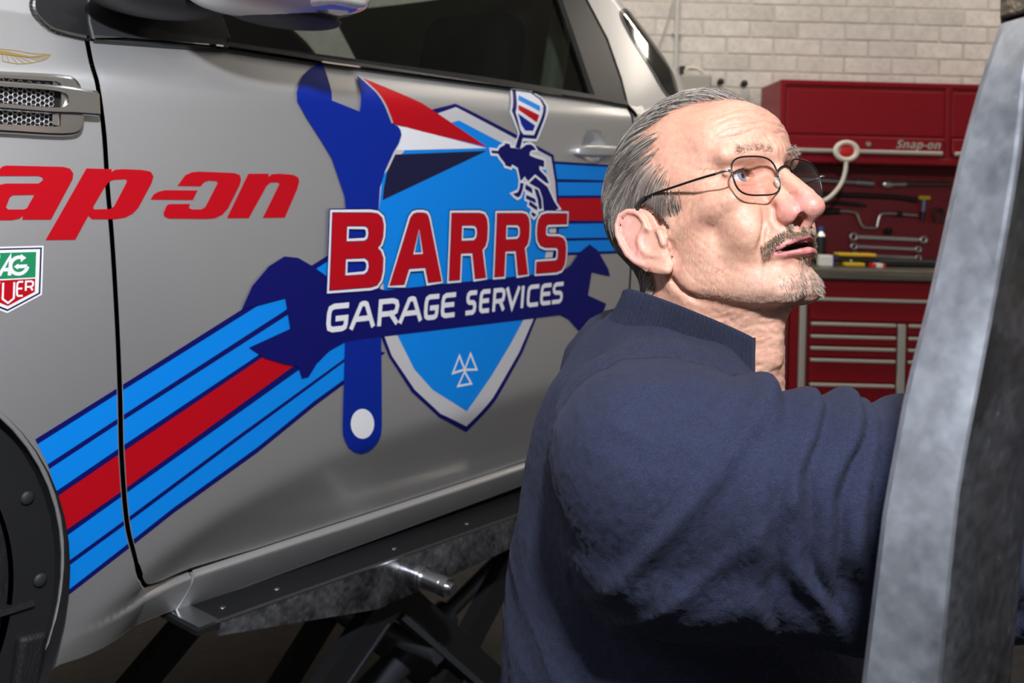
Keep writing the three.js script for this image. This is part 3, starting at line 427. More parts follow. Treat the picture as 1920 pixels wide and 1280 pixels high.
const BLOCK = { // outer outline, then counters, on a unit box
  B: [[0, 0, 0, 1, 0.72, 1, 0.86, 0.985, 0.95, 0.93, 0.985, 0.83, 0.98, 0.68, 0.94, 0.58, 0.88, 0.525, 0.95, 0.47, 1, 0.38, 1, 0.2, 0.97, 0.09, 0.9, 0.02, 0.78, 0], [0.27, 0.62, 0.27, 0.83, 0.62, 0.83, 0.68, 0.8, 0.7, 0.725, 0.68, 0.65, 0.62, 0.62], [0.27, 0.17, 0.27, 0.4, 0.64, 0.4, 0.71, 0.36, 0.73, 0.285, 0.71, 0.21, 0.64, 0.17]],
  A: [[0, 0, 0.34, 0.93, 0.39, 0.985, 0.46, 1, 0.58, 1, 0.65, 0.985, 0.69, 0.93, 1, 0, 0.735, 0, 0.665, 0.22, 0.345, 0.22, 0.265, 0], [0.41, 0.41, 0.51, 0.78, 0.61, 0.41]],
  R: [[0, 0, 0, 1, 0.74, 1, 0.88, 0.98, 0.96, 0.91, 0.99, 0.8, 0.99, 0.6, 0.95, 0.5, 0.86, 0.44, 1, 0, 0.7, 0, 0.6, 0.4, 0.28, 0.4, 0.28, 0], [0.28, 0.58, 0.28, 0.82, 0.62, 0.82, 0.69, 0.78, 0.71, 0.7, 0.69, 0.62, 0.62, 0.58]],
  S: [[1, 1, 0.3, 1, 0.12, 0.97, 0.03, 0.89, 0, 0.78, 0, 0.66, 0.03, 0.55, 0.12, 0.47, 0.28, 0.43, 0.66, 0.42, 0.72, 0.39, 0.73, 0.3, 0.72, 0.22, 0.66, 0.19, 0.02, 0.19, 0.02, 0, 0.72, 0, 0.88, 0.03, 0.97, 0.11, 1, 0.22, 1, 0.4, 0.97, 0.5, 0.89, 0.57, 0.74, 0.6, 0.36, 0.61, 0.29, 0.64, 0.28, 0.71, 0.29, 0.79, 0.36, 0.82, 1, 0.82]],
};
function grow(ring, d) { // moves an outline outwards by d (inwards for a counter, whose ring runs the other way round)
  const p = []; for (let i = 0; i < ring.length; i += 2) p.push([ring[i], ring[i + 1]]); let area = 0; p.forEach((a, i) => { const b = p[(i + 1) % p.length]; area += a[0] * b[1] - b[0] * a[1]; }); const s = area > 0 ? 1 : -1;
  return p.flatMap((b, i) => { const a = p[(i + p.length - 1) % p.length], c = p[(i + 1) % p.length], u1 = [b[0] - a[0], b[1] - a[1]], u2 = [c[0] - b[0], c[1] - b[1]], l1 = Math.hypot(...u1), l2 = Math.hypot(...u2), n1 = [s * u1[1] / l1, -s * u1[0] / l1], n2 = [s * u2[1] / l2, -s * u2[0] / l2], m = [n1[0] + n2[0], n1[1] + n2[1]], k = d * Math.min(1 / Math.max(0.2, (1 + n1[0] * n2[0] + n1[1] * n2[1])), 0.85); return [b[0] + m[0] * k, b[1] + m[1] * k]; });
}
[['B', 0.3588, 0.4873], ['A', 0.4888, 0.6335], ['R', 0.637, 0.757], ['R', 0.7667, 0.889], ['S', 0.898, 1.0199]].forEach(([ch, a, b]) => {
  const e = 0.0082, R = BLOCK[ch].map((r) => r.map((v, i) => i % 2 ? lerp(1.2485 + e, 1.386 - e, v) : lerp(a + e, b - e, v))), ring = (d) => R.map((r, i) => grow(r, i ? -d : d));
  const o = vinyl('letter', ring(0.0078), 12, M.vNavy, car, 'red letter ' + ch + ' with white and navy outline');
  vinyl('letter_outline', ring(0.0057), 13, M.vWhite, o); vinyl('letter_keyline', ring(0.0013), 14, M.vNavy, o); vinyl('letter_fill', ring(0), 15, M.vRed, o);
});
[['G', 0.364, 0.408], ['A', 0.4135, 0.465], ['R', 0.472, 0.5195], ['A', 0.522, 0.575], ['G', 0.5805, 0.617], ['E', 0.6235, 0.661], ['S', 0.69, 0.7195], ['E', 0.7275, 0.758], ['R', 0.767, 0.804], ['V', 0.807, 0.848], ['I', 0.851, 0.867], ['C', 0.8735, 0.9125], ['E', 0.9185, 0.955], ['S', 0.96, 0.998]].forEach(([ch, a, b]) => {
  const e = 0.0043, k = 1.018; part('small_letter', strokes(glyph(ch, (a - 0.364) * k + 0.364 + e, (b - 0.364) * k + 0.364 - e, 1.1895 + e, 1.2345 - e, 0.04, 0.9), 0.0088, L0 + LS * 9), M.vWhite, car);
});
// badge on the fender
{
  const c = -0.1155, hw = 0.0392, P = (k, top, shoulder, tip) => [c - k, top, c + k, top, c + k, shoulder, c, tip, c - k, shoulder];
  const b = vinyl('badge', [P(hw, 1.3371, 1.2785, 1.2595)], 0, M.vWhite, car, 'green and red shield badge with white edge');
  vinyl('badge_line', [P(hw - 0.0022, 1.3352, 1.28, 1.262)], 1, M.vInk, b); vinyl('badge_ground', [P(hw - 0.0043, 1.3334, 1.2812, 1.2642)], 2, M.vWhite, b);
  vinyl('badge_field', [[c - 0.0302, 1.3301, c + 0.0302, 1.3301, c + 0.0302, 1.3, c - 0.0302, 1.3]], 3, M.vGreen, b); vinyl('badge_field', [[c - 0.0302, 1.2983, c + 0.0302, 1.2983, c + 0.0302, 1.2828, c, 1.2681, c - 0.0302, 1.2828]], 3, M.vRed, b);
  part('badge_letter', strokes(glyph('T', c - 0.0245, c - 0.0105, 1.304, 1.326), 0.004, L0 + LS * 4), M.vWhite, b);
  part('badge_letter', strokes([[c - 0.011, 1.304, c + 0.0005, 1.3255, c + 0.0005, 1.3035], [c - 0.006, 1.3105, c + 0.003, 1.3105]], 0.0042, L0 + LS * 4), M.vWhite, b);
  const arc = []; for (let i = 0; i <= 22; i++) { const a = (70 + i * 282 / 22) * Math.PI / 180; arc.push(c + 0.0108 + 0.0098 * Math.cos(a), 1.3147 + 0.0098 * Math.sin(a)); }
  part('badge_letter', merge([strokes([arc, [c + 0.02, 1.3136, c + 0.0075, 1.3136]], 0.0043, L0 + LS * 5), drape([[c + 0.0125, 1.3185, c + 0.0188, 1.3235, c + 0.0125, 1.3283]], L0 + LS * 5), drape([[c + 0.0098, 1.3098, c + 0.0048, 1.3136, c + 0.0098, 1.3172]], L0 + LS * 5)]), M.vWhite, b);
  [['H', -0.0278, -0.0195, 1.2845], ['E', -0.0163, -0.0095, 1.279], ['U', -0.0062, 0.0062, 1.2745], ['E', 0.0095, 0.0163, 1.279], ['R', 0.0195, 0.0278, 1.2845]].forEach(([ch, a, d, y]) => part('badge_letter', strokes(glyph(ch, c + a, c + d, y, 1.2955), 0.0023, L0 + LS * 4), M.vWhite, b));
}
{ // gilt winged emblem
  const c = -0.127, lines = []; for (const k of [-1, 1]) {
    lines.push([c + k * 0.004, 1.567, c + k * 0.02, 1.5675, c + k * 0.04, 1.5665, c + k * 0.0617, 1.568]);
    const tips = [[0.0617, 1.568], [0.058, 1.5645], [0.054, 1.5612], [0.047, 1.5582], [0.0356, 1.554], [0.027, 1.552], [0.0186, 1.5507], [0.0095, 1.5512], [0.0026, 1.5519]];
    const outl = []; tips.forEach(([x, y]) => outl.push(c + k * x, y)); lines.push(outl);
    tips.forEach(([x, y], i) => lines.push([c + k * (0.034 - i * 0.0036), 1.5615 + 0.0002 * i, c + k * x, y]));
  }
  const e = part('winged_emblem', strokes(lines, 0.00075, L0), M.gold, car, 'thin gilt outline of spread wings');
  vinyl('emblem_plate', [[c - 0.034, 1.5605, c + 0.034, 1.5605, c + 0.034, 1.5625, c + 0.008, 1.5648, c - 0.008, 1.5648, c - 0.034, 1.5625]], 1, M.gold, e);
}
{ // side vent: chrome surround, three mesh slots, strake running to the door
  const v = part('side_vent', panel([flat(curve2([[-0.3, 1.527], [-0.2, 1.531], [-0.13, 1.5345], [-0.062, 1.5385], [-0.05, 1.537], [-0.043, 1.528], [-0.0398, 1.51], [-0.0395, 1.4865], [-0.043, 1.4775], [-0.052, 1.4735], [-0.13, 1.4712], [-0.2, 1.47], [-0.3, 1.468]], 60)), flat([[-0.29, 1.523], [-0.0715, 1.5335], [-0.0655, 1.531], [-0.0655, 1.481], [-0.0715, 1.4795], [-0.29, 1.473]])], (s, t) => body(s, Math.min(t, 1.525)), 0.014, 0.011, 0.012, 0.004), M.dullChrome, car, 'chromed vent surround with mesh slots');
  part('vent_recess', drape([[-0.3, 1.525, -0.062, 1.535, -0.062, 1.477, -0.3, 1.471]], 0.0015), M.blackTrim, v);
  const hex = []; for (let i = 0; i < 40; i++) for (let j = 0; j < 8; j++) { const x = -0.074 - i * 0.0052, y = 1.4815 + j * 0.0062 + (i % 2) * 0.0031; if ((y > 1.4965 && y < 1.502) || (y > 1.5215 && y < 1.5265)) continue; if (y > 1.531) continue; hex.push(new THREE.TorusGeometry(0.0031, 0.00055, 4, 6).translate(x, y - YB, body(x, 1.5) + 0.004)); }
  const hm = part('vent_mesh', merge(hex), std(lin(0.7, 0.7, 0.7), 0.3, 0.8), v); hm.userData.kind = 'stuff';
  part('vent_strake', panel([flat([...curve2([[-0.3, 1.519], [-0.13, 1.5245], [-0.075, 1.5262], [-0.05, 1.5255], [-0.0225, 1.5238]], 16), [-0.0205, 1.499], ...curve2([[-0.05, 1.4985], [-0.075, 1.497], [-0.13, 1.4965], [-0.3, 1.493]], 12)]), flat(curve2([[-0.29, 1.5148], [-0.13, 1.5205], [-0.072, 1.5215], [-0.0615, 1.519], [-0.0585, 1.5118], [-0.062, 1.5045], [-0.072, 1.502], [-0.13, 1.501], [-0.29, 1.4988]], 44))], (s, t) => bodyLow(s, Math.min(t, 1.52)), 0.012, 0.016, 0.01, 0.003), M.dullChrome, v);
  part('vent_slot_end', drape([[-0.074, 1.533, -0.0655, 1.531, -0.0655, 1.5275, -0.074, 1.5275]], 0.008), M.chrome, v); part('vent_slot_end', drape([[-0.074, 1.495, -0.0655, 1.495, -0.0655, 1.481, -0.074, 1.482]], 0.008), M.chrome, v);
}
// ---------------------------------------------------------------- the lift that carries it
{
  const lift = thing('scissor_lift', 'grimy steel scissor lift with a bolted platform beam under the car sill', 'vehicle lift', [-0.5101, 0, -1.18], (90 - 38.3) * Math.PI / 180);
  const grime = dataTex(512, (u, v) => { const n = dirtFbm(u, v), s = tileFine(u, v); const k = 0.5 + 1.0 * (n - 0.5) + 0.3 * (s - 0.5); return [k, k, k * 1.02]; }, true);
  const steel = std(lin(0.42, 0.43, 0.44), 0.4, 0.6, { map: grime, roughnessMap: dirtTex, bumpMap: grainTex, bumpScale: 0.0006 }), paint = std(lin(0.0045, 0.005, 0.006), 0.65, 0), bare = std(lin(0.55, 0.56, 0.58), 0.22, 1), worn = std(lin(0.10, 0.11, 0.13), 0.45, 0.7);
  const uvm = (g, k) => { const p = g.attributes.position, u = new Float32Array(p.count * 2); for (let i = 0; i < p.count; i++) { u[i * 2] = (p.getX(i) + p.getZ(i)) * k; u[i * 2 + 1] = p.getY(i) * k; } g.setAttribute('uv', new THREE.BufferAttribute(u, 2)); return g; };
  const zf = -0.035, side = new THREE.Shape([[0.21, 0.7805], [0.921, 0.758], [1.22, 0.7486], [1.22, 0.7], [0.923, 0.699], [0.526, 0.696], [0.209, 0.7615]].map((p) => new THREE.Vector2(...p)));
  const face = new THREE.ExtrudeGeometry(side, { depth: 0.006, bevelEnabled: true, bevelSize: 0.0015, bevelThickness: 0.0015, bevelSegments: 2 }).translate(0, 0, zf - 0.006);
  part('platform_beam', uvm(face, 2.2), steel, lift, 'scuffed galvanised beam'); part('platform_beam', uvm(face.clone().translate(0, 0, -0.5), 2.2), steel, lift);
  const plateZ = (a, b) => new THREE.ExtrudeGeometry(new THREE.Shape([[0.17, 0.78], [0.21, 0.7795], [0.921, 0.757], [1.22, 0.7476], [1.22, 0.7405], [0.921, 0.75], [0.17, 0.773]].map((p) => new THREE.Vector2(...p))), { depth: b - a, bevelEnabled: false }).translate(0, 0, a);
  part('platform_plate', plateZ(-0.55, zf - 0.001), paint, lift); part('plate_lip', uvm(bar([0.205, 0.7812, zf - 0.002], [0.921, 0.7586, zf - 0.002], 0.008, 0.0025), 3), bare, lift, 'worn bright front edge of the platform');
  part('plate_end', uvm(box(0.034, 0.003, 0.11, 0.193, 0.7805, -0.095), 3), bare, lift, 'scraped bare end of the platform');
  for (const s of [0.24, 0.34, 0.6, 0.8]) part('rivet', new THREE.SphereGeometry(0.005, 12, 8).scale(1, 0.4, 1).translate(s, 0.7805 - 0.0315 * (s - 0.21), -0.075), bare, lift);
  const px = 0.606, py = 0.7315;
  part('pivot_pin', merge([new THREE.CylinderGeometry(0.0205, 0.0205, 0.008, 28).rotateX(Math.PI / 2).translate(px, py, zf + 0.03), new THREE.CylinderGeometry(0.0215, 0.0215, 0.03, 28).rotateX(Math.PI / 2).translate(px, py, zf + 0.012), new THREE.CylinderGeometry(0.0165, 0.0165, 0.07, 28).rotateX(Math.PI / 2).translate(px, py, zf + 0.04)]), bare, lift, 'shiny plated pivot pin');
  part('hex_nut', merge([new THREE.CylinderGeometry(0.0175, 0.0175, 0.017, 6).rotateY(0.3).rotateX(Math.PI / 2).translate(px, py, zf + 0.082), new THREE.CylinderGeometry(0.0095, 0.0095, 0.016, 20).rotateX(Math.PI / 2).translate(px, py, zf + 0.093)]), bare, lift, 'bright hexagonal nut');
  const arm = (a, b, z, w = 0.062, m = paint) => part('scissor_arm', bar([...a, z], [...b, z], w, 0.03, V(0, 0, 1)), m, lift);
  for (const z of [-0.1, -0.5]) { arm([0.66, 0.7], [-0.15, 0.1], z); arm([0.6, 0.71], [1.25, 0.1], z - 0.035); arm([1.18, 0.7], [0.55, 0.1], z - 0.07); }
  part('arm_edge', bar([0.67, 0.61, -0.116], [1.21, 0.105, -0.116], 0.012, 0.004, V(0, 0, 1)), worn, lift, 'worn bare edge of the arm'); part('arm_edge', bar([0.6, 0.63, -0.082], [-0.1, 0.11, -0.082], 0.003, 0.004, V(0, 0, 1)), worn, lift, 'worn bare edge of the arm');
  part('cross_tube', rod([0.78, 0.5, -0.12], [0.78, 0.5, -0.5], 0.022), worn, lift); part('cross_tube', rod([0.3, 0.42, -0.1], [0.3, 0.42, -0.5], 0.022), worn, lift);
  part('hydraulic_ram', merge([rod([0.3, 0.2, -0.3], [1.0, 0.45, -0.3], 0.035), rod([0.9, 0.415, -0.3], [1.18, 0.515, -0.3], 0.02)]), worn, lift);
  part('base_frame', merge([box(1.6, 0.06, 0.08, 0.55, 0.03, -0.1), box(1.6, 0.06, 0.08, 0.55, 0.03, -0.55), box(0.08, 0.06, 0.5, -0.2, 0.03, -0.32), box(0.08, 0.06, 0.5, 1.3, 0.03, -0.32)]), paint, lift);
}

// ---------------------------------------------------------------- red tool storage against the back wall
const redTex = dataTex(256, (u, v) => { const k = 0.94 + 0.12 * (tileFine(u, v) - 0.5); return [k, k, k]; }, true);
const T = {
  red: phy(lin(0.25, 0.004, 0.010), 0.38, 0, { clearcoat: 0.15, clearcoatRoughness: 0.3, specularIntensity: 0.5, map: redTex }), redDark: std(lin(0.16, 0.006, 0.01), 0.6),
  alu: std(lin(0.5, 0.47, 0.41), 0.42, 0.45), steelTop: std(lin(0.3, 0.27, 0.21), 0.5, 0.3, { map: dirtTex }), tool: std(lin(0.62, 0.61, 0.6), 0.28, 0.9), dark: std(lin(0.02, 0.018, 0.018), 0.5, 0.2), black: std(lin(0.01, 0.01, 0.01), 0.5),
  yellow: std(lin(0.62, 0.42, 0.02), 0.5), white: std(lin(0.75, 0.74, 0.7), 0.5), cream: std(lin(0.7, 0.66, 0.56), 0.5), blue: std(lin(0.03, 0.1, 0.3), 0.5), navy: std(lin(0.02, 0.02, 0.2), 0.5), lamp: std(lin(0.6, 0.02, 0.02), 0.3),
};
{
  const z0 = -4.05, c = thing('tool_chest', 'wide red roller tool chest with pale drawer trims and steel worktop', 'tool chest', [1.98, 0, -4.34]); const O = [-1.98, 0, 4.34];
  const at = (g) => g.translate(...O);
  part('cabinet_body', at(merge([box(1.56, 0.97, 0.55, 1.98, 0.605, -4.335), box(0.012, 0.96, 0.02, 1.206, 0.605, z0 - 0.006)])), T.redDark, c);
  part('side_panel', at(box(0.045, 0.97, 0.012, 1.2255, 0.605, z0 - 0.002, 0.003)), T.red, c); part('side_panel', at(box(0.045, 0.97, 0.012, 2.7345, 0.605, z0 - 0.002, 0.003)), T.red, c);
  part('worktop', at(box(1.6, 0.046, 0.62, 1.98, 1.115, -4.33, 0.008)), T.steelTop, c, 'dull grey steel worktop');
  for (const [x0, x1] of [[1.252, 1.281], [1.677, 1.712], [2.248, 2.283], [2.68, 2.709]]) part('trim_post', at(box(x1 - x0, x0 === 1.252 || x0 === 2.68 ? 0.88 : 0.78, 0.02, (x0 + x1) / 2, x0 === 1.252 || x0 === 2.68 ? 0.56 : 0.515, z0 + 0.006, 0.006)), T.alu, c);
  const drawer = (x0, x1, top, bot) => { const d = part('drawer', at(box(x1 - x0, top - bot - 0.004, 0.02, (x0 + x1) / 2, (top + bot) / 2, z0 + 0.0, 0.004)), T.red, c); part('pull_trim', at(box(x1 - x0 - 0.006, 0.0145, 0.02, (x0 + x1) / 2, top - 0.0075, z0 + 0.014, 0.005)), T.alu, d); };
  part('drawer', at(box(1.38, 0.068, 0.02, 1.98, 1.048, z0, 0.004)), T.red, c);
  drawer(1.297, 2.668, 1.0125, 0.912);
  const rows = [[0.906, 0.856], [0.852, 0.805], [0.8015, 0.754], [0.7505, 0.648], [0.6445, 0.54], [0.5365, 0.43], [0.4265, 0.3], [0.2965, 0.14]];
  for (const [a, b] of rows) { drawer(1.298, 1.67, a, b); drawer(1.719, 2.243, a, b); drawer(2.29, 2.67, a, b); }
  for (const x of [1.3, 2.66]) for (const z of [-4.15, -4.55]) part('castor', at(new THREE.CylinderGeometry(0.06, 0.06, 0.04, 20).rotateZ(Math.PI / 2).translate(x, 0.06, z)), T.black, c);
  for (const x of [1.3, 2.66]) for (const z of [-4.15, -4.55]) part('castor_fork', at(box(0.06, 0.06, 0.06, x, 0.105, z)), T.dark, c);
}
const fontB = await new FontLoader().loadAsync('fonts/droid/droid_sans_bold.typeface.json');
{
  const h = thing('wall_cabinet', 'red overhead cabinet with flip-up doors above the tool board', 'cabinet', [1.98, 1.6, -4.4675]); const at = (g) => g.translate(-1.98, -1.6, 4.4675), z = -4.3;
  part('carcass', at(merge([box(1.526, 0.375, 0.33, 1.98, 1.7925, -4.468, 0.004)])), T.red, h);
  part('frame_rail', at(box(1.526, 0.022, 0.014, 1.98, 1.969, z, 0.003)), T.red, h); part('frame_rail', at(box(1.526, 0.03, 0.02, 1.98, 1.62, z + 0.004, 0.004)), T.red, h);
  part('frame_stile', at(box(0.024, 0.33, 0.014, 1.229, 1.795, z, 0.003)), T.red, h); part('frame_stile', at(box(0.024, 0.33, 0.014, 1.989, 1.795, z, 0.003)), T.red, h); part('frame_stile', at(box(0.024, 0.33, 0.014, 2.731, 1.795, z, 0.003)), T.red, h);
  for (const [x0, x1, name] of [[1.247, 1.972, 1], [2.006, 2.714, 0]]) {
    const d = part('door', at(merge([box(x1 - x0, 0.205, 0.012, (x0 + x1) / 2, 1.838, z - 0.002, 0.004), box(x1 - x0, 0.072, 0.02, (x0 + x1) / 2, 1.69, z + 0.004, 0.006)])), T.red, h);
    part('pull_trim', at(box(x1 - x0 - 0.02, 0.019, 0.022, (x0 + x1) / 2, 1.658, z + 0.014, 0.006)), T.alu, d);
    part('lock', at(new THREE.CylinderGeometry(0.011, 0.011, 0.012, 20).rotateX(Math.PI / 2).translate(lerp(x0, x1, 0.514), 1.693, z + 0.018)), T.tool, d);
    const sh = fontB.generateShapes('Snap-on', 0.044); const g = new THREE.ExtrudeGeometry(sh, { depth: 0.003, bevelEnabled: false, curveSegments: 4 }); g.applyMatrix4(new THREE.Matrix4().set(0.86, 0.22, 0, 0, 0, 0.86, 0, 0, 0, 0, 1, 0, 0, 0, 0, 1));
    part('lettering', at(g.translate(x0 + 0.5, 1.678, z + 0.014)), T.alu, d, 'pale raised lettering');
  }
}
{
  const p = thing('tool_board', 'dark red perforated tool board between worktop and overhead cabinet', 'tool board', [1.98, 1.139, -4.62]); const at = (g) => g.translate(-1.98, -1.139, 4.62);
  part('board', at(box(1.52, 0.46, 0.02, 1.98, 1.37, -4.615)), std(lin(0.2, 0.008, 0.014), 0.5), p);
  const holes = []; for (let i = 0; i < 26; i++) for (let j = 0; j < 8; j++) holes.push(new THREE.CylinderGeometry(0.004, 0.004, 0.003, 8).rotateX(Math.PI / 2).translate(1.26 + i * 0.057, 1.17 + j * 0.055, -4.6045));
  part('peg_hole', at(merge(holes)), T.dark, p).userData.kind = 'stuff';
  part('side_cheek', at(box(0.02, 0.46, 0.3, 1.228, 1.37, -4.48)), T.redDark, p); part('side_cheek', at(box(0.02, 0.46, 0.3, 2.732, 1.37, -4.48)), T.redDark, p);
}
// hand tools hung on the board
const BZ = -4.578, tool = (name, label, cat, geos, m, group) => { const o = thing(name, label, cat, [0, 0, 0], 0, group); geos.forEach(([n, g, mm]) => part(n, g, mm ?? m, o)); const b = new THREE.Box3().setFromObject(o), c = V((b.min.x + b.max.x) / 2, b.min.y, (b.min.z + b.max.z) / 2); o.children.forEach((k) => k.geometry.translate(-c.x, -c.y, -c.z)); o.position.copy(c); return o; };
tool('torque_wrench', 'long silver bar wrench hung highest on the board, beside the white ring lamp', 'wrench', [['shaft', rod([1.36, 1.536, BZ], [1.74, 1.523, BZ], 0.014)], ['grip', rod([1.68, 1.526, BZ], [1.76, 1.522, BZ], 0.018)], ['head', rod([1.33, 1.537, BZ], [1.38, 1.536, BZ], 0.022)]], T.tool);
tool('ratchet', 'silver ratchet with a dark slim handle hung high on the board at right', 'wrench', [['head', new THREE.SphereGeometry(0.022, 20, 12).scale(1.5, 1, 0.6).translate(1.835, 1.52, BZ)], ['neck', rod([1.84, 1.52, BZ], [1.92, 1.523, BZ], 0.014)], ['handle', rod([1.92, 1.523, BZ], [2.14, 1.527, BZ], 0.01), std(lin(0.16, 0.15, 0.15), 0.4, 0.8)]], T.tool);
tool('pry_bar', 'long black pry bar hung level below the silver bar wrench', 'pry bar', [['bar', tube([[1.5, 1.463, BZ], [1.75, 1.462, BZ], [1.9, 1.456, BZ], [1.98, 1.444, BZ]], 0.011)]], T.dark);
tool('breaker_bar', 'short black bar hung just under the long pry bar', 'pry bar', [['bar', tube([[1.48, 1.428, BZ], [1.6, 1.424, BZ], [1.7, 1.416, BZ]], 0.009)], ['tip', rod([1.69, 1.417, BZ], [1.73, 1.412, BZ], 0.006)]], T.dark);
tool('speed_brace', 'cranked steel speed brace with a black grip, hung mid-board', 'brace', [['crank', tube([[1.59, 1.383, BZ], [1.655, 1.381, BZ], [1.683, 1.372, BZ], [1.7, 1.335, BZ], [1.716, 1.309, BZ], [1.75, 1.304, BZ], [1.782, 1.308, BZ], [1.79, 1.34, BZ], [1.801, 1.37, BZ], [1.83, 1.377, BZ], [1.98, 1.371, BZ]], 0.0075, 80)], ['grip', rod([1.49, 1.378, BZ], [1.6, 1.382, BZ], 0.014), T.black], ['collar', rod([1.88, 1.376, BZ], [1.905, 1.375, BZ], 0.012), T.dark]], T.tool);
const spanner = (x0, x1, y, k, label) => tool('spanner', label, 'spanner', [['shank', bar([x0 + 0.012, y, BZ], [x1 - 0.012, y - 0.006, BZ], 0.006, k * 0.9)], ['ring_end', new THREE.TorusGeometry(k * 0.95, k * 0.4, 10, 20).translate(x0, y, BZ)], ['ring_end', new THREE.TorusGeometry(k * 0.85, k * 0.4, 10, 20).translate(x1, y - 0.006, BZ)]], T.tool, 'ring spanners on the tool board');
spanner(1.672, 2.014, 1.259, 0.017, 'longest ring spanner, top of the three hung level on the board');
spanner(1.675, 1.99, 1.212, 0.014, 'middle ring spanner of the three hung level on the board');
spanner(1.683, 1.991, 1.17, 0.014, 'lowest ring spanner, hung just above the yellow tool');
tool('hammer', 'small hammer with brass-yellow head and blue handle hung at right of the brace', 'hammer', [['head', box(0.058, 0.02, 0.022, 2.012, 1.458, BZ, 0.006), T.yellow], ['handle', rod([2.012, 1.45, BZ], [2.008, 1.385, BZ], 0.008), std(lin(0.15, 0.25, 0.4), 0.4)], ['grip', rod([2.008, 1.39, BZ], [2.006, 1.35, BZ], 0.012), T.black]], T.dark);
tool('pliers', 'dark pliers hung beside the hammer, next to the grey column', 'pliers', [['jaw', bar([2.085, 1.46, BZ], [2.085, 1.41, BZ], 0.012, 0.03)], ['handle', tube([[2.078, 1.41, BZ], [2.062, 1.38, BZ], [2.07, 1.34, BZ]], 0.008)], ['handle', tube([[2.092, 1.41, BZ], [2.108, 1.38, BZ], [2.1, 1.34, BZ]], 0.008)]], T.dark);
tool('socket', 'small dark socket pegged above the longest spanner', 'socket', [['barrel', new THREE.CylinderGeometry(0.017, 0.014, 0.03, 16).rotateX(Math.PI / 2).rotateY(0.5).translate(1.84, 1.29, BZ)], ['bore', new THREE.CylinderGeometry(0.009, 0.009, 0.034, 6).rotateX(Math.PI / 2).rotateY(0.5).translate(1.84, 1.29, BZ + 0.001), T.black]], std(lin(0.08, 0.07, 0.07), 0.4, 0.7));
tool('inspection_lamp', 'cream ring lamp with red centre on a bent stalk in front of the cabinet', 'lamp', [['ring', new THREE.TorusGeometry(0.042, 0.0115, 14, 36).scale(1.12, 0.92, 1).translate(1.492, 1.654, -4.2)], ['centre', new THREE.SphereGeometry(0.034, 24, 12).scale(1.1, 0.85, 0.25).translate(1.492, 1.656, -4.202), T.lamp], ['stalk', tube([[1.493, 1.612, -4.2], [1.489, 1.56, -4.2], [1.472, 1.506, -4.2], [1.43, 1.452, -4.2], [1.398, 1.43, -4.2], [1.35, 1.42, -4.2], [1.3, 1.36, -4.22], [1.29, 1.2, -4.25], [1.29, 1.145, -4.25]], 0.0095, 60)], ['foot', cyl(0.05, 0.055, 0.016, 1.29, 1.146, -4.25)]], T.cream);
// things on the worktop
tool('power_tool', 'low black and yellow tool lying on the worktop under the spanners', 'tool', [['body', box(0.42, 0.034, 0.12, 1.78, 1.156, -4.28, 0.012), T.black], ['yellow_top', box(0.17, 0.014, 0.08, 1.56, 1.189, -4.25, 0.006), T.yellow], ['yellow_foot', box(0.09, 0.016, 0.07, 1.54, 1.147, -4.22, 0.005), T.yellow], ['grip', box(0.2, 0.03, 0.08, 1.56, 1.168, -4.255, 0.012), T.black], ['switch', new THREE.SphereGeometry(0.006, 12, 8).translate(1.53, 1.162, -4.21), T.tool]], T.black);
tool('packet', 'small red and white packet lying on the worktop front edge', 'packet', [['wrapper', box(0.06, 0.018, 0.05, 1.635, 1.147, -4.18, 0.004), T.lamp], ['label', box(0.03, 0.0185, 0.051, 1.637, 1.1475, -4.179, 0.003), T.white]], T.lamp);
tool('spray_can', 'dark spray can with silver shoulder standing on the worktop behind the chin', 'can', [['can', cyl(0.026, 0.026, 0.13, 1.42, 1.203, -4.3, 24), T.black], ['shoulder', cyl(0.012, 0.026, 0.02, 1.42, 1.278, -4.3, 24), T.tool], ['cap', cyl(0.012, 0.012, 0.025, 1.42, 1.298, -4.3, 20), T.blue]], T.black);
tool('cleaner_tub', 'small white tub with blue edge on the worktop by the chin', 'tub', [['tub', box(0.06, 0.05, 0.05, 1.40, 1.163, -4.17, 0.006), T.white], ['blue_edge', box(0.008, 0.052, 0.052, 1.429, 1.164, -4.17, 0.003), T.navy]], T.white);
// fittings on the wall
tool('cable_conduit', 'grey conduit running up the brick wall behind the car', 'conduit', [['pipe', rod([0.791, 2.05, WZ + 0.025], [0.791, 3.39, WZ + 0.025], 0.01)], ['clip', box(0.04, 0.016, 0.02, 0.791, 2.24, WZ + 0.02)], ['clip', box(0.04, 0.016, 0.02, 0.791, 2.7, WZ + 0.02)]], std(lin(0.5, 0.49, 0.46), 0.6));
tool('wall_cable', 'thin loose cable slanting down the wall to the conduit', 'cable', [['cable', tube([[0.77, 2.4, WZ + 0.02], [0.74, 2.28, WZ + 0.022], [0.7, 2.15, WZ + 0.02], [0.68, 2.0, WZ + 0.02]], 0.004)]], std(lin(0.4, 0.39, 0.37), 0.6));
tool('junction_box', 'grey box with a looped cable on the wall beside the car', 'junction box', [['box', box(0.15, 0.11, 0.06, 0.885, 1.975, WZ + 0.04, 0.006)], ['lid', box(0.135, 0.095, 0.01, 0.885, 1.975, WZ + 0.073, 0.003)], ['cable_loop', tube([[0.83, 2.03, WZ + 0.04], [0.84, 2.06, WZ + 0.05], [0.88, 2.065, WZ + 0.05], [0.915, 2.05, WZ + 0.05], [0.93, 2.025, WZ + 0.04]], 0.006), T.cream], ['gland', cyl(0.014, 0.014, 0.05, 0.822, 2.05, WZ + 0.035), T.black]], std(lin(0.33, 0.32, 0.28), 0.6));
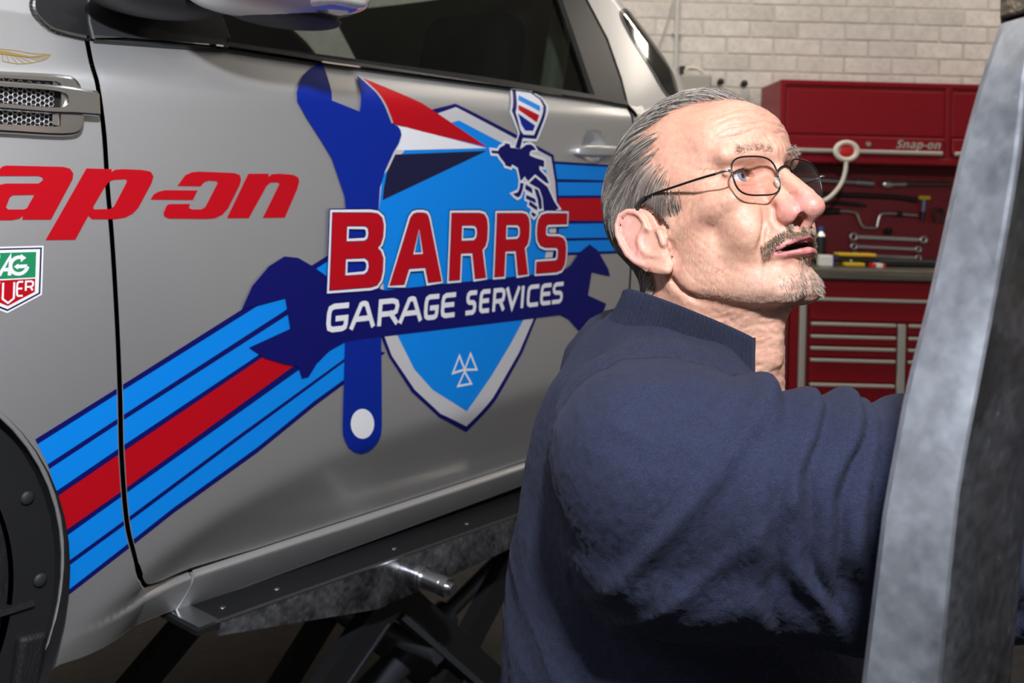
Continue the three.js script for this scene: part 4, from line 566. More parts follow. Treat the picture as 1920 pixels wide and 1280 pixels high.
for (const [x, y, l] of [[1.007, 2.0, 'black hook knob on the wall, nearer the grey junction box'], [1.123, 1.995, 'black hook knob on the wall, nearer the red cabinet']]) tool('wall_hook', l, 'hook', [['stem', new THREE.CylinderGeometry(0.008, 0.008, 0.05, 10).rotateX(Math.PI / 2).translate(x, y, WZ + 0.03)], ['knob', new THREE.SphereGeometry(0.017, 16, 12).translate(x, y, WZ + 0.06)]], T.black, 'black hooks on the wall');

// ---------------------------------------------------------------- the man
// signed distance helpers
const ell = (x, y, z, a, b, c) => { const k0 = Math.hypot(x / a, y / b, z / c), k1 = Math.hypot(x / (a * a), y / (b * b), z / (c * c)); return k1 < 1e-9 ? -Math.min(a, b, c) : k0 * (k0 - 1) / k1; };
const cap = (x, y, z, ax, ay, az, bx, by, bz, r0, r1 = r0) => { const dx = bx - ax, dy = by - ay, dz = bz - az, px = x - ax, py = y - ay, pz = z - az, h = clamp((px * dx + py * dy + pz * dz) / (dx * dx + dy * dy + dz * dz), 0, 1); return Math.hypot(px - dx * h, py - dy * h, pz - dz * h) - lerp(r0, r1, h); };
const smin = (a, b, k) => { const h = Math.max(k - Math.abs(a - b), 0) / k; return Math.min(a, b) - h * h * k * 0.25; };
const smax = (a, b, k) => -smin(-a, -b, k);
const path = (x, y, z, pts, r0, r1, k = 0) => { let d = 1e9; const n = pts.length - 1; for (let i = 0; i < n; i++) { const a = pts[i], b = pts[i + 1], c = cap(x, y, z, a[0], a[1], a[2], b[0], b[1], b[2], lerp(r0, r1, i / n), lerp(r0, r1, (i + 1) / n)); d = k ? smin(d, c, k) : Math.min(d, c); } return d; };
function sdfMesh(lo, hi, cell, f, eps = cell * 0.4) { // marching cubes in a narrow band, shared vertices, gradient normals
  const n = [0, 1, 2].map((i) => Math.ceil((hi[i] - lo[i]) / cell) + 1), B = 6, val = new Map(), key = (i, j, k) => (k * 2048 + j) * 2048 + i;
  const at = (i, j, k) => { const q = key(i, j, k); let v = val.get(q); if (v === undefined) { v = f(lo[0] + i * cell, lo[1] + j * cell, lo[2] + k * cell); val.set(q, v); } return v; };
  const P = [], I = [], ev = new Map(), C = [[0, 0, 0], [1, 0, 0], [1, 1, 0], [0, 1, 0], [0, 0, 1], [1, 0, 1], [1, 1, 1], [0, 1, 1]], E = [[0, 1], [1, 2], [2, 3], [3, 0], [4, 5], [5, 6], [6, 7], [7, 4], [0, 4], [1, 5], [2, 6], [3, 7]];
  const reach = cell * B * 0.87 * 2.1;
  for (let bk = 0; bk < n[2] - 1; bk += B) for (let bj = 0; bj < n[1] - 1; bj += B) for (let bi = 0; bi < n[0] - 1; bi += B) {
    if (Math.abs(f(lo[0] + (bi + B / 2) * cell, lo[1] + (bj + B / 2) * cell, lo[2] + (bk + B / 2) * cell)) > reach) continue;
    for (let k = bk; k < Math.min(bk + B, n[2] - 1); k++) for (let j = bj; j < Math.min(bj + B, n[1] - 1); j++) for (let i = bi; i < Math.min(bi + B, n[0] - 1); i++) {
      const v = C.map((c) => at(i + c[0], j + c[1], k + c[2])); let cube = 0; for (let q = 0; q < 8; q++) if (v[q] < 0) cube |= 1 << q;
      if (!edgeTable[cube]) continue;
      const ids = [];
      for (let e = 0; e < 12; e++) if (edgeTable[cube] & (1 << e)) {
        const [a, b] = E[e], ca = C[a], cb = C[b], ka = key(i + ca[0], j + ca[1], k + ca[2]), kb = key(i + cb[0], j + cb[1], k + cb[2]), q = ka < kb ? ka * 3 + (kb - ka === 1 ? 0 : kb - ka === 2048 ? 1 : 2) : kb * 3 + (ka - kb === 1 ? 0 : ka - kb === 2048 ? 1 : 2);
        let id = ev.get(q);
        if (id === undefined) { const t = clamp(v[a] / (v[a] - v[b]), 0.001, 0.999); id = P.length / 3; P.push(lo[0] + (i + lerp(ca[0], cb[0], t)) * cell, lo[1] + (j + lerp(ca[1], cb[1], t)) * cell, lo[2] + (k + lerp(ca[2], cb[2], t)) * cell); ev.set(q, id); }
        ids[e] = id;
      }
      for (let q = cube * 16; triTable[q] !== -1; q += 3) I.push(ids[triTable[q]], ids[triTable[q + 2]], ids[triTable[q + 1]]);
    }
  }
  const N = new Float32Array(P.length);
  for (let i = 0; i < P.length; i += 3) { const [x, y, z] = [P[i], P[i + 1], P[i + 2]], g = [f(x + eps, y, z) - f(x - eps, y, z), f(x, y + eps, z) - f(x, y - eps, z), f(x, y, z + eps) - f(x, y, z - eps)], l = Math.hypot(...g) || 1; N.set(g.map((c) => c / l), i); }
  // make the winding agree with the normals
  for (let t = 0; t < I.length; t += 3) { const [a, b, c] = [I[t] * 3, I[t + 1] * 3, I[t + 2] * 3], ux = P[b] - P[a], uy = P[b + 1] - P[a + 1], uz = P[b + 2] - P[a + 2], vx = P[c] - P[a], vy = P[c + 1] - P[a + 1], vz = P[c + 2] - P[a + 2]; if ((uy * vz - uz * vy) * N[a] + (uz * vx - ux * vz) * N[a + 1] + (ux * vy - uy * vx) * N[a + 2] < 0) { const s = I[t + 1]; I[t + 1] = I[t + 2]; I[t + 2] = s; } }
  const g = new THREE.BufferGeometry(); g.setAttribute('position', new THREE.Float32BufferAttribute(P, 3)); g.setAttribute('normal', new THREE.BufferAttribute(N, 3)); g.setIndex(I); return g;
}
const BASE = [0.12, 0, -0.93];
const man = thing('person', 'man in navy quarter-zip sweater and glasses, looking up and reaching past the grey column', 'person', BASE);
// head frame: x forward, y up, z to his right, millimetres; turned towards the camera and tipped back
const HR = [[0.50524, -0.23386, -0.83069], [0.42856, 0.90349, 0.0063], [0.74905, -0.35919, 0.5567]], HT = [0.2, 1.3816, -0.94];
const toWorld = (x, y, z) => [0, 1, 2].map((i) => (HR[i][0] * x + HR[i][1] * y + HR[i][2] * z) / 1000 + HT[i]);
const toHead = (p) => { const q = [0, 1, 2].map((i) => (p[i] - HT[i]) * 1000); return [0, 1, 2].map((j) => HR[0][j] * q[0] + HR[1][j] * q[1] + HR[2][j] * q[2]); };
const headMatrix = new THREE.Matrix4().set(HR[0][0] / 1000, HR[0][1] / 1000, HR[0][2] / 1000, HT[0] - BASE[0], HR[1][0] / 1000, HR[1][1] / 1000, HR[1][2] / 1000, HT[1] - BASE[1], HR[2][0] / 1000, HR[2][1] / 1000, HR[2][2] / 1000, HT[2] - BASE[2], 0, 0, 0, 1);
const neckBase = toHead([0.178, 1.215, -0.93]), notch = toHead([0.236, 1.215, -0.885]), nape = toHead([0.13, 1.23, -0.965]);
const HELIX = [[-6.3, -4.4, 76.7], [-7.2, 3.1, 77.1], [-8, 11.3, 77.5], [-10.5, 18.7, 78.6], [-14.3, 24.7, 80.3], [-21, 28.4, 83.3], [-29.1, 27, 87], [-34.4, 19.3, 89.4], [-36.2, 9.6, 90.2], [-35, -1.2, 89.7], [-31.9, -12.7, 88.3], [-26.3, -22.7, 85.7], [-16.5, -31.1, 81.3]];
const ANTI = [[-9.5, 6.6, 77.5], [-16, 2.2, 80], [-18.8, -4.8, 81.5], [-18, -13, 81], [-14, -20, 79.5], [-7, -24, 77.5], [-1, -25, 74.5]];
function earField(x, y, z) {
  let d = path(x, y, z, HELIX, 2.6, 3.0);
  const w = z - (73.9 - 0.45 * x); // height above the ear plane
  let plate = smax(ell(x + 17, y - 2, 0, 19, 27, 30), Math.abs(w + 2.4) * 0.91 - 1.7, 2);
  plate = smin(plate, smax(ell(x + 10, y + 24, 0, 15, 15, 30), Math.abs(w + 1.6) * 0.91 - 2, 2), 4);
  d = smin(d, plate, 2.2);
  d = smin(d, path(x, y, z, ANTI, 2.6, 2.2), 3.5);
  d = smin(d, ell(x + 2, y + 36, w, 9.5, 8.5, 3.2), 5);            // lobe
  d = smin(d, cap(x, y, z, -14, -31, 79, 0, -42, 74, 3.2, 2.8), 4);
  d = smin(d, cap(x, y, z, 2, -4, 72, 4, -16, 72.5, 4.2, 3.6), 3);  // tragus
  d = smax(d, -ell(x + 7, y + 9, w - 3.2, 7.5, 11, 5.0), 3);         // concha bowl
  d = smin(d, ell(x + 6, y + 10, w + 7, 14, 16, 5), 3);               // its floor
  d = smax(d, -ell(x + 20, y - 12, w - 1.6, 8, 10, 2.6), 2);          // scapha
  return d;
}
function headField(x, y, z) {
  const az = Math.abs(z);
  let d = ell(x - 4, y - 51, z, 97, 84, 75);
  d = smin(d, ell(x + 46, y - 36, z, 58, 62, 71), 20);
  d = smin(d, ell(x + 34, y + 8, z, 44, 46, 58), 18);
  d = smin(d, ell(x - 64, y - 62, z, 44, 38, 54), 16);
  d = smin(d, ell(x - 46, y + 24, z, 48, 72, 53), 18);
  d = smin(d, ell(x - 67, y + 50, z, 36, 32, 29), 11);
  d = smin(d, ell(x - 67, y + 3, az - 45, 21, 13, 15), 16);
  d = smin(d, cap(x, y, az, 56, -2, 54, 10, -10, 64, 5), 20);
  d = smin(d, cap(x, y, az, -4, -42, 52, 8, -58, 49, 12), 12);
  d = smin(d, cap(x, y, az, 8, -58, 49, 74, -88, 17, 15, 15), 13);
  d = smin(d, ell(x - 75, y + 87, az - 6, 17, 15, 16), 9);
  d = smin(d, ell(x - 22, y + 34, az - 51, 24, 32, 13), 12);
  d = smin(d, ell(x - 71, y + 28, az - 33, 20, 26, 19), 10);
  d = smin(d, cap(x, y, az, 100, 36, 7, 84, 39, 45, 8, 8), 10);
  d = smin(d, ell(x - 97, y - 38, z, 12, 12, 14), 8);
  d = smax(d, -ell(x - 66, y - 52, az - 92, 30, 26, 22), 16);       // temple
  d = smax(d, -ell(x - 100, y - 16, az - 32, 17, 10.5, 17), 8);     // socket
  // lids over the eyeball
  let lid = Math.hypot(x - 72.5, y - 18, az - 32) - 13.8; lid = smin(lid, cap(x, y, az, 84, 25, 22, 79, 23, 46, 3, 3), 4); lid = smin(lid, cap(x, y, az, 84, 10, 23, 80, 10, 44, 2.6, 2.6), 4);
  d = smin(d, lid, 4);
  d = smax(d, -ell(x - 86, y - 18.5, az - 32, 9, 5.6, 13), 1.2);
  // nose
  d = smin(d, cap(x, y, z, 99, 20, 0, 120, -17, 0, 6.5, 8.2), 9);
  d = smin(d, cap(x, y, az, 90, 8, 8, 104, -22, 10, 6, 8.5), 8);
  d = smin(d, ell(x - 121, y + 28.5, z, 12.5, 11, 12), 6);
  d = smin(d, ell(x - 105, y + 28.5, az - 13, 12, 9.5, 6.5), 4);
  d = smin(d, cap(x, y, z, 118, -37, 0, 107, -43, 0, 4.2), 4);
  d = smax(d, -path(x, y, az, [[94, -17, 18], [90.5, -26, 20.5], [93, -36, 20], [99, -41, 17]], 1.2, 0.8), 7);
  { const c = 0.86, s = 0.5, ux = x - 110, uy = y + 37; d = smax(d, -ell(ux * c + uy * s, -ux * s + uy * c, az - 8.6, 10, 5.6, 4.6), 1.8); }
  // cheek fold, lips, mouth
  d = smax(d, -path(x, y, az, [[93, -20, 25], [87, -38, 32], [80, -56, 37], [74, -70, 37]], 2.2, 1.2), 6);
  d = smin(d, path(x, y, az, [[105, -50.6, 0], [102.5, -50, 8], [93, -53.8, 18], [80, -58.5, 29]], 5.0, 2.2, 2), 3.5);
  d = smin(d, path(x, y, az, [[102.5, -63.4, 0], [99.5, -63.6, 8], [91, -62, 18], [80, -59, 28.5]], 5.2, 2.2, 2), 3.5);
  d = smax(d, -path(x, y, az, [[107.5, -57, 0], [103.5, -57.2, 8], [95.5, -57.8, 17], [84.5, -58.8, 26.5]], 3.7, 0.9), 1.4);
  d = smax(d, -ell(x - 90, y + 57.4, z, 17, 2.6, 19), 1.2);
  d = smax(d, -cap(x, y, az, 103, -73, 0, 94, -72, 15, 3), 9);
  // neck
  d = smin(d, cap(x, y, z, -12, -30, 0, neckBase[0], neckBase[1], neckBase[2], 55, 62), 22);
  d = smin(d, cap(x, y, z, 30, -66, 0, notch[0], notch[1], notch[2], 30, 26), 26);
  d = smin(d, cap(x, y, z, -8, -34, 56, notch[0] - 6, notch[1], notch[2] + 16, 12, 10), 9);
  d = smin(d, cap(x, y, z, -8, -34, -56, notch[0] - 6, notch[1], notch[2] - 16, 12, 10), 9);
  d = smin(d, cap(x, y, z, 50, -102, 2, 28, -140, 4, 7, 9), 10);
  // jowl crease and the groove under the jaw
  d = smax(d, -path(x, y, az, [[-6, -50, 64], [10, -74, 58], [34, -94, 40], [56, -108, 20]], 1.0, 0.8), 11);
  return d;
}
const gro = (v, w) => Math.exp(-(v * v) / (w * w));
function headDetail(x, y, z) { // lines and pores
  const az = Math.abs(z), fore = smooth(46, 54, y) * smooth(100, 88, y) * smooth(56, 40, az) * smooth(55, 75, x); let e = 0;
  if (fore > 0) for (const [yl, a] of [[56, 1.0], [64, 1.3], [72, 1.2], [80, 0.8]]) e += a * fore * gro(y - yl - 0.004 * (az - 20) ** 2 * (yl < 70 ? -1 : 0.2) - 1.6 * Math.sin(z * 0.16 + yl), 1.5);
  const frown = smooth(30, 36, y) * smooth(56, 48, y); if (frown > 0 && x > 90) e += 1.0 * frown * gro(az - 7 - (y - 40) * 0.12, 1.6);
  const crow = smooth(42, 47, az) * smooth(62, 56, az) * smooth(92, 84, x); if (crow > 0) for (let i = -1; i < 3; i++) e += 0.45 * crow * gro(y - 16 - i * 5 - (az - 44) * i * 0.3, 0.9);
  const bag = smooth(14, 20, az) * smooth(46, 40, az); if (bag > 0 && x > 70) e += 0.6 * bag * gro(y - 8 + 0.01 * (az - 31) ** 2, 1.3);
  const side = smooth(45, 52, az) * smooth(6, -8, y) * smooth(-86, -74, y) * smooth(0, 12, x) * smooth(62, 40, x); if (side > 0) for (let i = 0; i < 5; i++) e += 0.22 * side * gro(x - 14 - i * 7 + (y + 40) * 0.45 + 2.5 * Math.sin(y * 0.09 + i * 2), 1.1);
  const nk = smooth(-80, -100, y); if (nk > 0) e += nk * 0.6 * (noise3(x * 0.03, y * 0.12, z * 0.03) + 0.4 * noise3(x * 0.1, y * 0.22, z * 0.1));
  return e + 0.07 * noise3(x * 0.35, y * 0.35, z * 0.35) + 0.22 * noise3(x * 0.1, y * 0.1, z * 0.1);
}
function hairMask(x, y, z) { // 1 inside the hair
  const az = Math.abs(z), n = 3.5 * noise3(x * 0.06, y * 0.06, z * 0.06);
  let xb = y > 92 ? 88 - (az / 48) ** 2 * 46 : y > 79 ? lerp(28, Math.max(40, 88 - (az / 48) ** 2 * 46), (y - 79) / 13) : y > 56 ? lerp(31, 28, (y - 56) / 23) : y > 28 ? lerp(38, 31, (y - 28) / 28) : lerp(27, 38, clamp((y + 8) / 36, 0, 1));
  let m = smooth(8, -20, x - xb + n);
  m *= y > 28 ? 1 : (x > 6 ? smooth(-14, -4, y + n) : x > -34 ? smooth(20, 27, y + n) : 1);
  if (x <= -34 && y < 28) m *= smooth(-56, -42, y + n); 
  return m;
}
const skinF = (x, y, z) => { let d = headField(x, y, z); d = smin(d, earField(x, y, z), 3); if (z < -40) d = smin(d, earField(x, y, -z), 3); return d; };
const bodyF = (x, y, z) => { let d = skinF(x, y, z); if (d > 12 || d < -12) return d; const h = smooth(0.1, 1, hairMask(x + 9, y - 3, z)); return d + headDetail(x, y, z) * (1 - h) - 3.2 * h * (earField(x, y, Math.abs(z)) > 5 ? 1 : 0); };
const headGeo = sdfMesh([-118, -185, -96], [136, 140, 98], 1.9, bodyF, 0.7);
console.log('head tris', headGeo.index.count / 3);
{ // skin colour per vertex: ruddy nose, ears and lips, tanned cheek and temple, pale lids, grey under the hair
  const p = headGeo.attributes.position, c = new Float32Array(p.count * 3), u = new Float32Array(p.count * 2);
  const mixc = (a, b, k) => [lerp(a[0], b[0], k), lerp(a[1], b[1], k), lerp(a[2], b[2], k)];
  for (let i = 0; i < p.count; i++) {
    const x = p.getX(i), y = p.getY(i), z = p.getZ(i), az = Math.abs(z);
    let q = [0.56, 0.295, 0.205]; const blot = noise3(x * 0.045, y * 0.045, z * 0.045), fine = noise3(x * 0.22, y * 0.22, z * 0.22), speck = noise3(x * 0.6, y * 0.6, z * 0.6);
    const B = (cx, cy, cz, r) => Math.exp(-((x - cx) ** 2 + (y - cy) ** 2 + (az - cz) ** 2) / (r * r));
    q = mixc(q, [0.48, 0.275, 0.18], clamp(0.5 * B(38, -28, 54, 26) * (0.75 + 0.5 * blot) + 0.7 * B(58, 82, 46, 26) + 0.35 * B(60, -60, 45, 24) + 0.3 * blot + 0.2 * fine, 0, 0.8));
    q = mixc(q, [0.60, 0.235, 0.205], clamp(0.95 * B(119, -27, 3, 17) + 0.6 * B(104, -26, 14, 12) + 0.5 * B(98, -38, 30, 10) + 0.3 * B(84, 5, 32, 12), 0, 0.85));
    const e = earField(x, y, az); if (e < 4) q = mixc(q, [0.62, 0.27, 0.24], 0.5 * smooth(4, 1, e) * smooth(-6, -26, x) + 0.12);
    const lip = Math.max(smooth(1.6, -0.4, path(x, y, az, [[106, -51.5, 0], [103, -51, 8], [94.5, -54.5, 18], [83, -58, 28]], 4.6, 2.0)), smooth(1.4, -0.4, path(x, y, az, [[103.5, -63.6, 0], [100.5, -63.8, 8], [92.5, -62, 18], [83, -59, 27.5]], 4.8, 2.0))); q = mixc(q, [0.42, 0.13, 0.13], 0.85 * lip);
    if (smooth(2.2, 0.2, path(x, y, az, [[107, -57, 0], [102, -57.2, 8], [94, -57.8, 17]], 3, 0.8)) > 0.5 && x < 101) q = mixc(q, [0.12, 0.03, 0.03], 0.7);
    if (ell(x - 89, y + 57.4, z, 17, 5.4, 22) < 0 && path(x, y, az, [[105.5, -51.5, 0], [102.5, -51, 8], [94, -54.5, 18], [83, -58, 28]], 3.4, 1.2) > 0 && path(x, y, az, [[103, -63.6, 0], [100, -63.8, 8], [92, -62, 18], [83, -59, 27.5]], 3.6, 1.2) > 0) q = [0.05, 0.014, 0.013];  // inside of the mouth painted near black for the shade of the gap
    q = mixc(q, [0.45, 0.22, 0.15], 0.9 * B(64, 55, 61, 3.4) + 0.4 * B(74, 61, 56, 2.2));
    const mo = B(92, -66, 0, 60) * smooth(-66, -84, y) * smooth(-112, -100, y); q = mixc(q, [0.42, 0.33, 0.28], 0.35 * mo);
    q = mixc(q, [0.50, 0.30, 0.21], smooth(-70, -110, y) * 0.5 * (0.5 + 0.5 * blot));
    const k = 1 + 0.10 * fine + 0.09 * speck + 0.08 * blot; q = q.map((v, j) => v * (j ? k - 0.02 * fine : 1 + (k - 1) * 0.6));
    const h = smooth(0.35, 1, hairMask(x + 7, y - 2, z)) * (e > 3 ? 1 : 0); q = mixc(q, [0.15, 0.125, 0.105], 0.88 * h);
    c.set(q, i * 3); u[i * 2] = (Math.atan2(z, x) * 90) / 16; u[i * 2 + 1] = y / 16;
  }
  headGeo.setAttribute('color', new THREE.BufferAttribute(c, 3)); headGeo.setAttribute('uv', new THREE.BufferAttribute(u, 2));
}
headGeo.applyMatrix4(headMatrix);
// hands: palm, four unequal fingers with two bends, thumb from the side of the palm
function handField(curl) { // mm, wrist at the origin, fingers along +x, palm down (-y), thumb on +z
  const F = [[86, 22, 44, 26, 22], [92, 7, 48, 30, 24], [88, -8, 44, 28, 23], [78, -22, 34, 21, 20]].map(([x, z, a, b, c]) => { const p = [[x - 14, 0, z], [x, 0, z]]; let ang = -curl * 0.5; for (const l of [a, b, c]) { const q = p[p.length - 1]; p.push([q[0] + l * Math.cos(ang), q[1] + l * Math.sin(ang), q[2] + (z > 0 ? 1 : -1) * 0.5]); ang -= curl; } return p; });
  const th = [[18, -4, 24], [48, -10, 42], [76, -18, 48], [98, -26, 46]];
  return (x, y, z) => { let d = smax(ell(x - 46, y, z + 1, 52, 15, 42), -200, 1); d = smin(d, cap(x, y, z, -40, 0, 0, 10, 0, 0, 27, 26), 18); for (const p of F) d = smin(d, path(x, y, z, p, 9.6, 7.4), 4); return smin(d, path(x, y, z, th, 12, 8.2), 7); };
}
function handGeo(curl, mirror, origin, dir, palm) { // dir: along the hand, palm: the way the palm faces (world)
  const g = sdfMesh([-42, -130, -60], [215, 40, 66], 3.2, handField(curl)), d = V(...dir).normalize(), up = V(...palm).negate(); up.addScaledVector(d, -up.dot(d)).normalize(); const s = d.clone().cross(up).multiplyScalar(mirror ? -1 : 1);
  const m = new THREE.Matrix4().makeBasis(d.multiplyScalar(0.00095), up.multiplyScalar(0.00095), s.multiplyScalar(0.00095)); m.setPosition(origin[0] - BASE[0], origin[1] - BASE[1], origin[2] - BASE[2]); g.applyMatrix4(m);
  if (mirror) { const I = g.index.array; for (let i = 0; i < I.length; i += 3) { const t = I[i]; I[i] = I[i + 1]; I[i + 1] = t; } }
  const p = g.attributes.position, c = new Float32Array(p.count * 3), u = new Float32Array(p.count * 2); for (let i = 0; i < p.count; i++) { const k = 1 + 0.1 * noise3(p.getX(i) * 90, p.getY(i) * 90, p.getZ(i) * 90); c.set([0.5 * k, 0.29 * k, 0.22 * k], i * 3); u[i * 2] = p.getX(i) * 20; u[i * 2 + 1] = p.getY(i) * 20; } g.setAttribute('color', new THREE.BufferAttribute(c, 3)); g.setAttribute('uv', new THREE.BufferAttribute(u, 2)); return g;
}
const poreTex = dataTex(256, tileFbm(91, 48, 2));
const skin = phy(0xffffff, 0.43, 0, { vertexColors: true, sheen: 0.15, sheenColor: lin(1, 0.6, 0.5), sheenRoughness: 0.5, bumpMap: poreTex, bumpScale: 0.00018, specularIntensity: 1 });
const WRIST_R = [0.62, 1.225, -0.74], WRIST_L = [0.3, 0.77, -1.1];
part('body', headGeo, skin, man, 'lined ruddy skin');
part('hand', handGeo(0.45, false, WRIST_R, [0.8, 0.25, -0.35], [0.2, 0, 1]), skin, man); part('hand', handGeo(0.35, true, WRIST_L, [0.25, -0.95, 0.05], [0, 0, 1]), skin, man);
// eyes
for (const s of [1, -1]) {
  const eye = new THREE.SphereGeometry(12.4, 40, 28), dir = V(0.97, 0.06, s > 0 ? -0.08 : -0.2).normalize(), cc = [];
  const p = eye.attributes.position; for (let i = 0; i < p.count; i++) { const a = Math.acos(clamp((p.getX(i) * dir.x + p.getY(i) * dir.y + p.getZ(i) * dir.z) / 12.4, -1, 1)) * 12.4; const k = 1 + 0.06 * noise3(p.getX(i), p.getY(i), p.getZ(i)); cc.push(...(a < 2.2 ? [0.004, 0.004, 0.005] : a < 5.2 ? [0.16 * k, 0.24 * k, 0.36 * k] : a < 5.9 ? [0.06, 0.09, 0.14] : [0.62 * k, 0.52 * k, 0.49 * k])); }
  const fine = new THREE.SphereGeometry(12.4, 96, 72); { const q = fine.attributes.position, col = []; for (let i = 0; i < q.count; i++) { const a = Math.acos(clamp((q.getX(i) * dir.x + q.getY(i) * dir.y + q.getZ(i) * dir.z) / 12.4, -1, 1)) * 12.4, k = 1 + 0.12 * noise3(q.getX(i) * 1.4, q.getY(i) * 1.4, q.getZ(i) * 1.4); col.push(...(a < 2.6 ? [0.004, 0.004, 0.005] : a < 5.2 ? [0.17 * k, 0.25 * k, 0.36 * k] : a < 6 ? [0.07, 0.1, 0.15] : [0.62 * k, 0.52 * k, 0.49 * k])); } fine.setAttribute('color', new THREE.Float32BufferAttribute(col, 3)); }
  fine.translate(72.5, 18, 32 * s).applyMatrix4(headMatrix);
  part('eyeball', fine, phy(0xffffff, 0.12, 0, { vertexColors: true, clearcoat: 1, clearcoatRoughness: 0.03 }), man, 'blue-grey eye');
}
// hair: thin tapering strands that follow the skull
function strandMesh(list) { // list: {pts:[[x,y,z]..], r, c}
  const P = [], C = [], I = [];
  for (const { pts, r, c } of list) {
    const n = pts.length, base = P.length / 3;
    for (let i = 0; i < n; i++) {
      const a = pts[Math.max(0, i - 1)], b = pts[Math.min(n - 1, i + 1)], d = V(b[0] - a[0], b[1] - a[1], b[2] - a[2]).normalize(), s = d.clone().cross(Math.abs(d.y) < 0.9 ? V(0, 1, 0) : V(1, 0, 0)).normalize(), t = d.clone().cross(s), rr = r * (i === n - 1 ? 0.25 : 1 - 0.35 * (i / n));
      for (let k = 0; k < 3; k++) { const q = k * 2.094, cx = Math.cos(q) * rr, sx = Math.sin(q) * rr; P.push(pts[i][0] + s.x * cx + t.x * sx, pts[i][1] + s.y * cx + t.y * sx, pts[i][2] + s.z * cx + t.z * sx); C.push(...c); }
    }
    for (let i = 0; i < n - 1; i++) for (let k = 0; k < 3; k++) { const a = base + i * 3 + k, b = base + i * 3 + (k + 1) % 3; I.push(a, b, a + 3, b, b + 3, a + 3); }
  }
  const g = new THREE.BufferGeometry(); g.setAttribute('position', new THREE.Float32BufferAttribute(P, 3)); g.setAttribute('color', new THREE.Float32BufferAttribute(C, 3)); g.setIndex(I); g.computeVertexNormals(); g.applyMatrix4(headMatrix); return g;
}
const grad = (f, x, y, z, e = 1) => { const g = [f(x + e, y, z) - f(x - e, y, z), f(x, y + e, z) - f(x, y - e, z), f(x, y, z + e) - f(x, y, z - e)], l = Math.hypot(...g) || 1; return g.map((v) => v / l); };
const skull = (x, y, z) => { let d = ell(x - 4, y - 51, z, 97, 84, 75); d = smin(d, ell(x + 46, y - 36, z, 58, 62, 71), 20); d = smin(d, ell(x + 34, y + 8, z, 44, 46, 58), 18); d = smin(d, ell(x - 64, y - 62, z, 44, 38, 54), 16); d = smin(d, ell(x - 46, y + 24, z, 48, 72, 53), 18); return smin(d, cap(x, y, z, -12, -30, 0, neckBase[0], neckBase[1], neckBase[2], 55, 62), 22); };
const settle = (f, p, off) => { for (let k = 0; k < 3; k++) { const d = f(...p) - off, g = grad(f, ...p); p = [p[0] - g[0] * d, p[1] - g[1] * d, p[2] - g[2] * d]; } return p; };
{
  const r = rng(41), list = []; let tries = 0;
  while (list.length < 19000 && tries++ < 200000) {
    // a point on the skull, nearer side favoured only by area
    const u = r() * 2 - 1, ph = r() * 6.2832, q = Math.sqrt(1 - u * u); let p = settle(skull, [-8 + 100 * q * Math.cos(ph), 30 + 100 * u, 72 * q * Math.sin(ph)], 0);
    const m = hairMask(...p); if (m < 0.06 + 0.9 * r()) continue;
    const az = Math.abs(p[2]), top = smooth(70, 105, p[1]), burn = p[0] > 4 && p[1] < 30, nearEar = p[0] < 4 && p[0] > -40 && p[1] < 40 && p[1] > -50 && az > 50;
    const len = burn ? 14 + 12 * r() : nearEar ? 16 + 10 * r() : p[1] < 0 ? 18 + 16 * r() : lerp(38, 62, top) * (0.75 + 0.5 * r()), lift = (burn ? 2 : lerp(5, 10, top)) * (0.3 + 0.8 * r()), steps = Math.max(4, Math.round(len / 6)), pts = [settle(skull, p, 1.2)];
    const cl = 0.5 * noise3(p[0] * 0.05, p[1] * 0.05, p[2] * 0.05), wob = (r() - 0.5) * 0.22;
    for (let i = 0; i < steps; i++) {
      const [x, y, z] = p, g = grad(skull, x, y, z); let d = burn ? [-0.35, -1, 0] : [-1, lerp(-0.25, -1.25, smooth(80, 10, y)) - 0.5 * smooth(-40, -90, x) + (x > 60 ? 0.2 : 0), 0.12 * Math.sign(z || 1) * smooth(40, 90, x) + cl * 0.25 + wob];
      d[1] += cl * 0.3 + wob * 0.6; const dn = d[0] * g[0] + d[1] * g[1] + d[2] * g[2]; d = d.map((v, k) => v - dn * g[k]); const l = Math.hypot(...d) || 1, st = len / steps; p = [x + d[0] / l * st, y + d[1] / l * st, z + d[2] / l * st];
      const t = (i + 1) / steps; p = settle(skull, p, 1.2 + lift * Math.sin(Math.min(1, t * 1.5) * Math.PI / 2) * (1 - 0.35 * t));
      if (earField(p[0], p[1], Math.abs(p[2])) < 2 || (p[1] < -62)) break; pts.push(p);
    }
    if (pts.length < 3) continue;
    const g = r(), dark = noise3(p[0] * 0.04 + 9, p[1] * 0.04, p[2] * 0.04) * 0.25; const k = g + dark < 0.42 ? 0.085 + 0.06 * r() : g + dark < 0.82 ? 0.17 + 0.11 * r() : 0.36 + 0.2 * r(); list.push({ pts, r: 0.17 + 0.1 * r(), c: [k * 1.08, k * 0.96, k * 0.84] });
  }
  console.log('strands', list.length, tries);
  const h = part('hair', strandMesh(list), phy(0xffffff, 0.42, 0, { vertexColors: true, specularIntensity: 0.6 }), man, 'combed-back grey hair'); h.userData.kind = 'stuff';
}
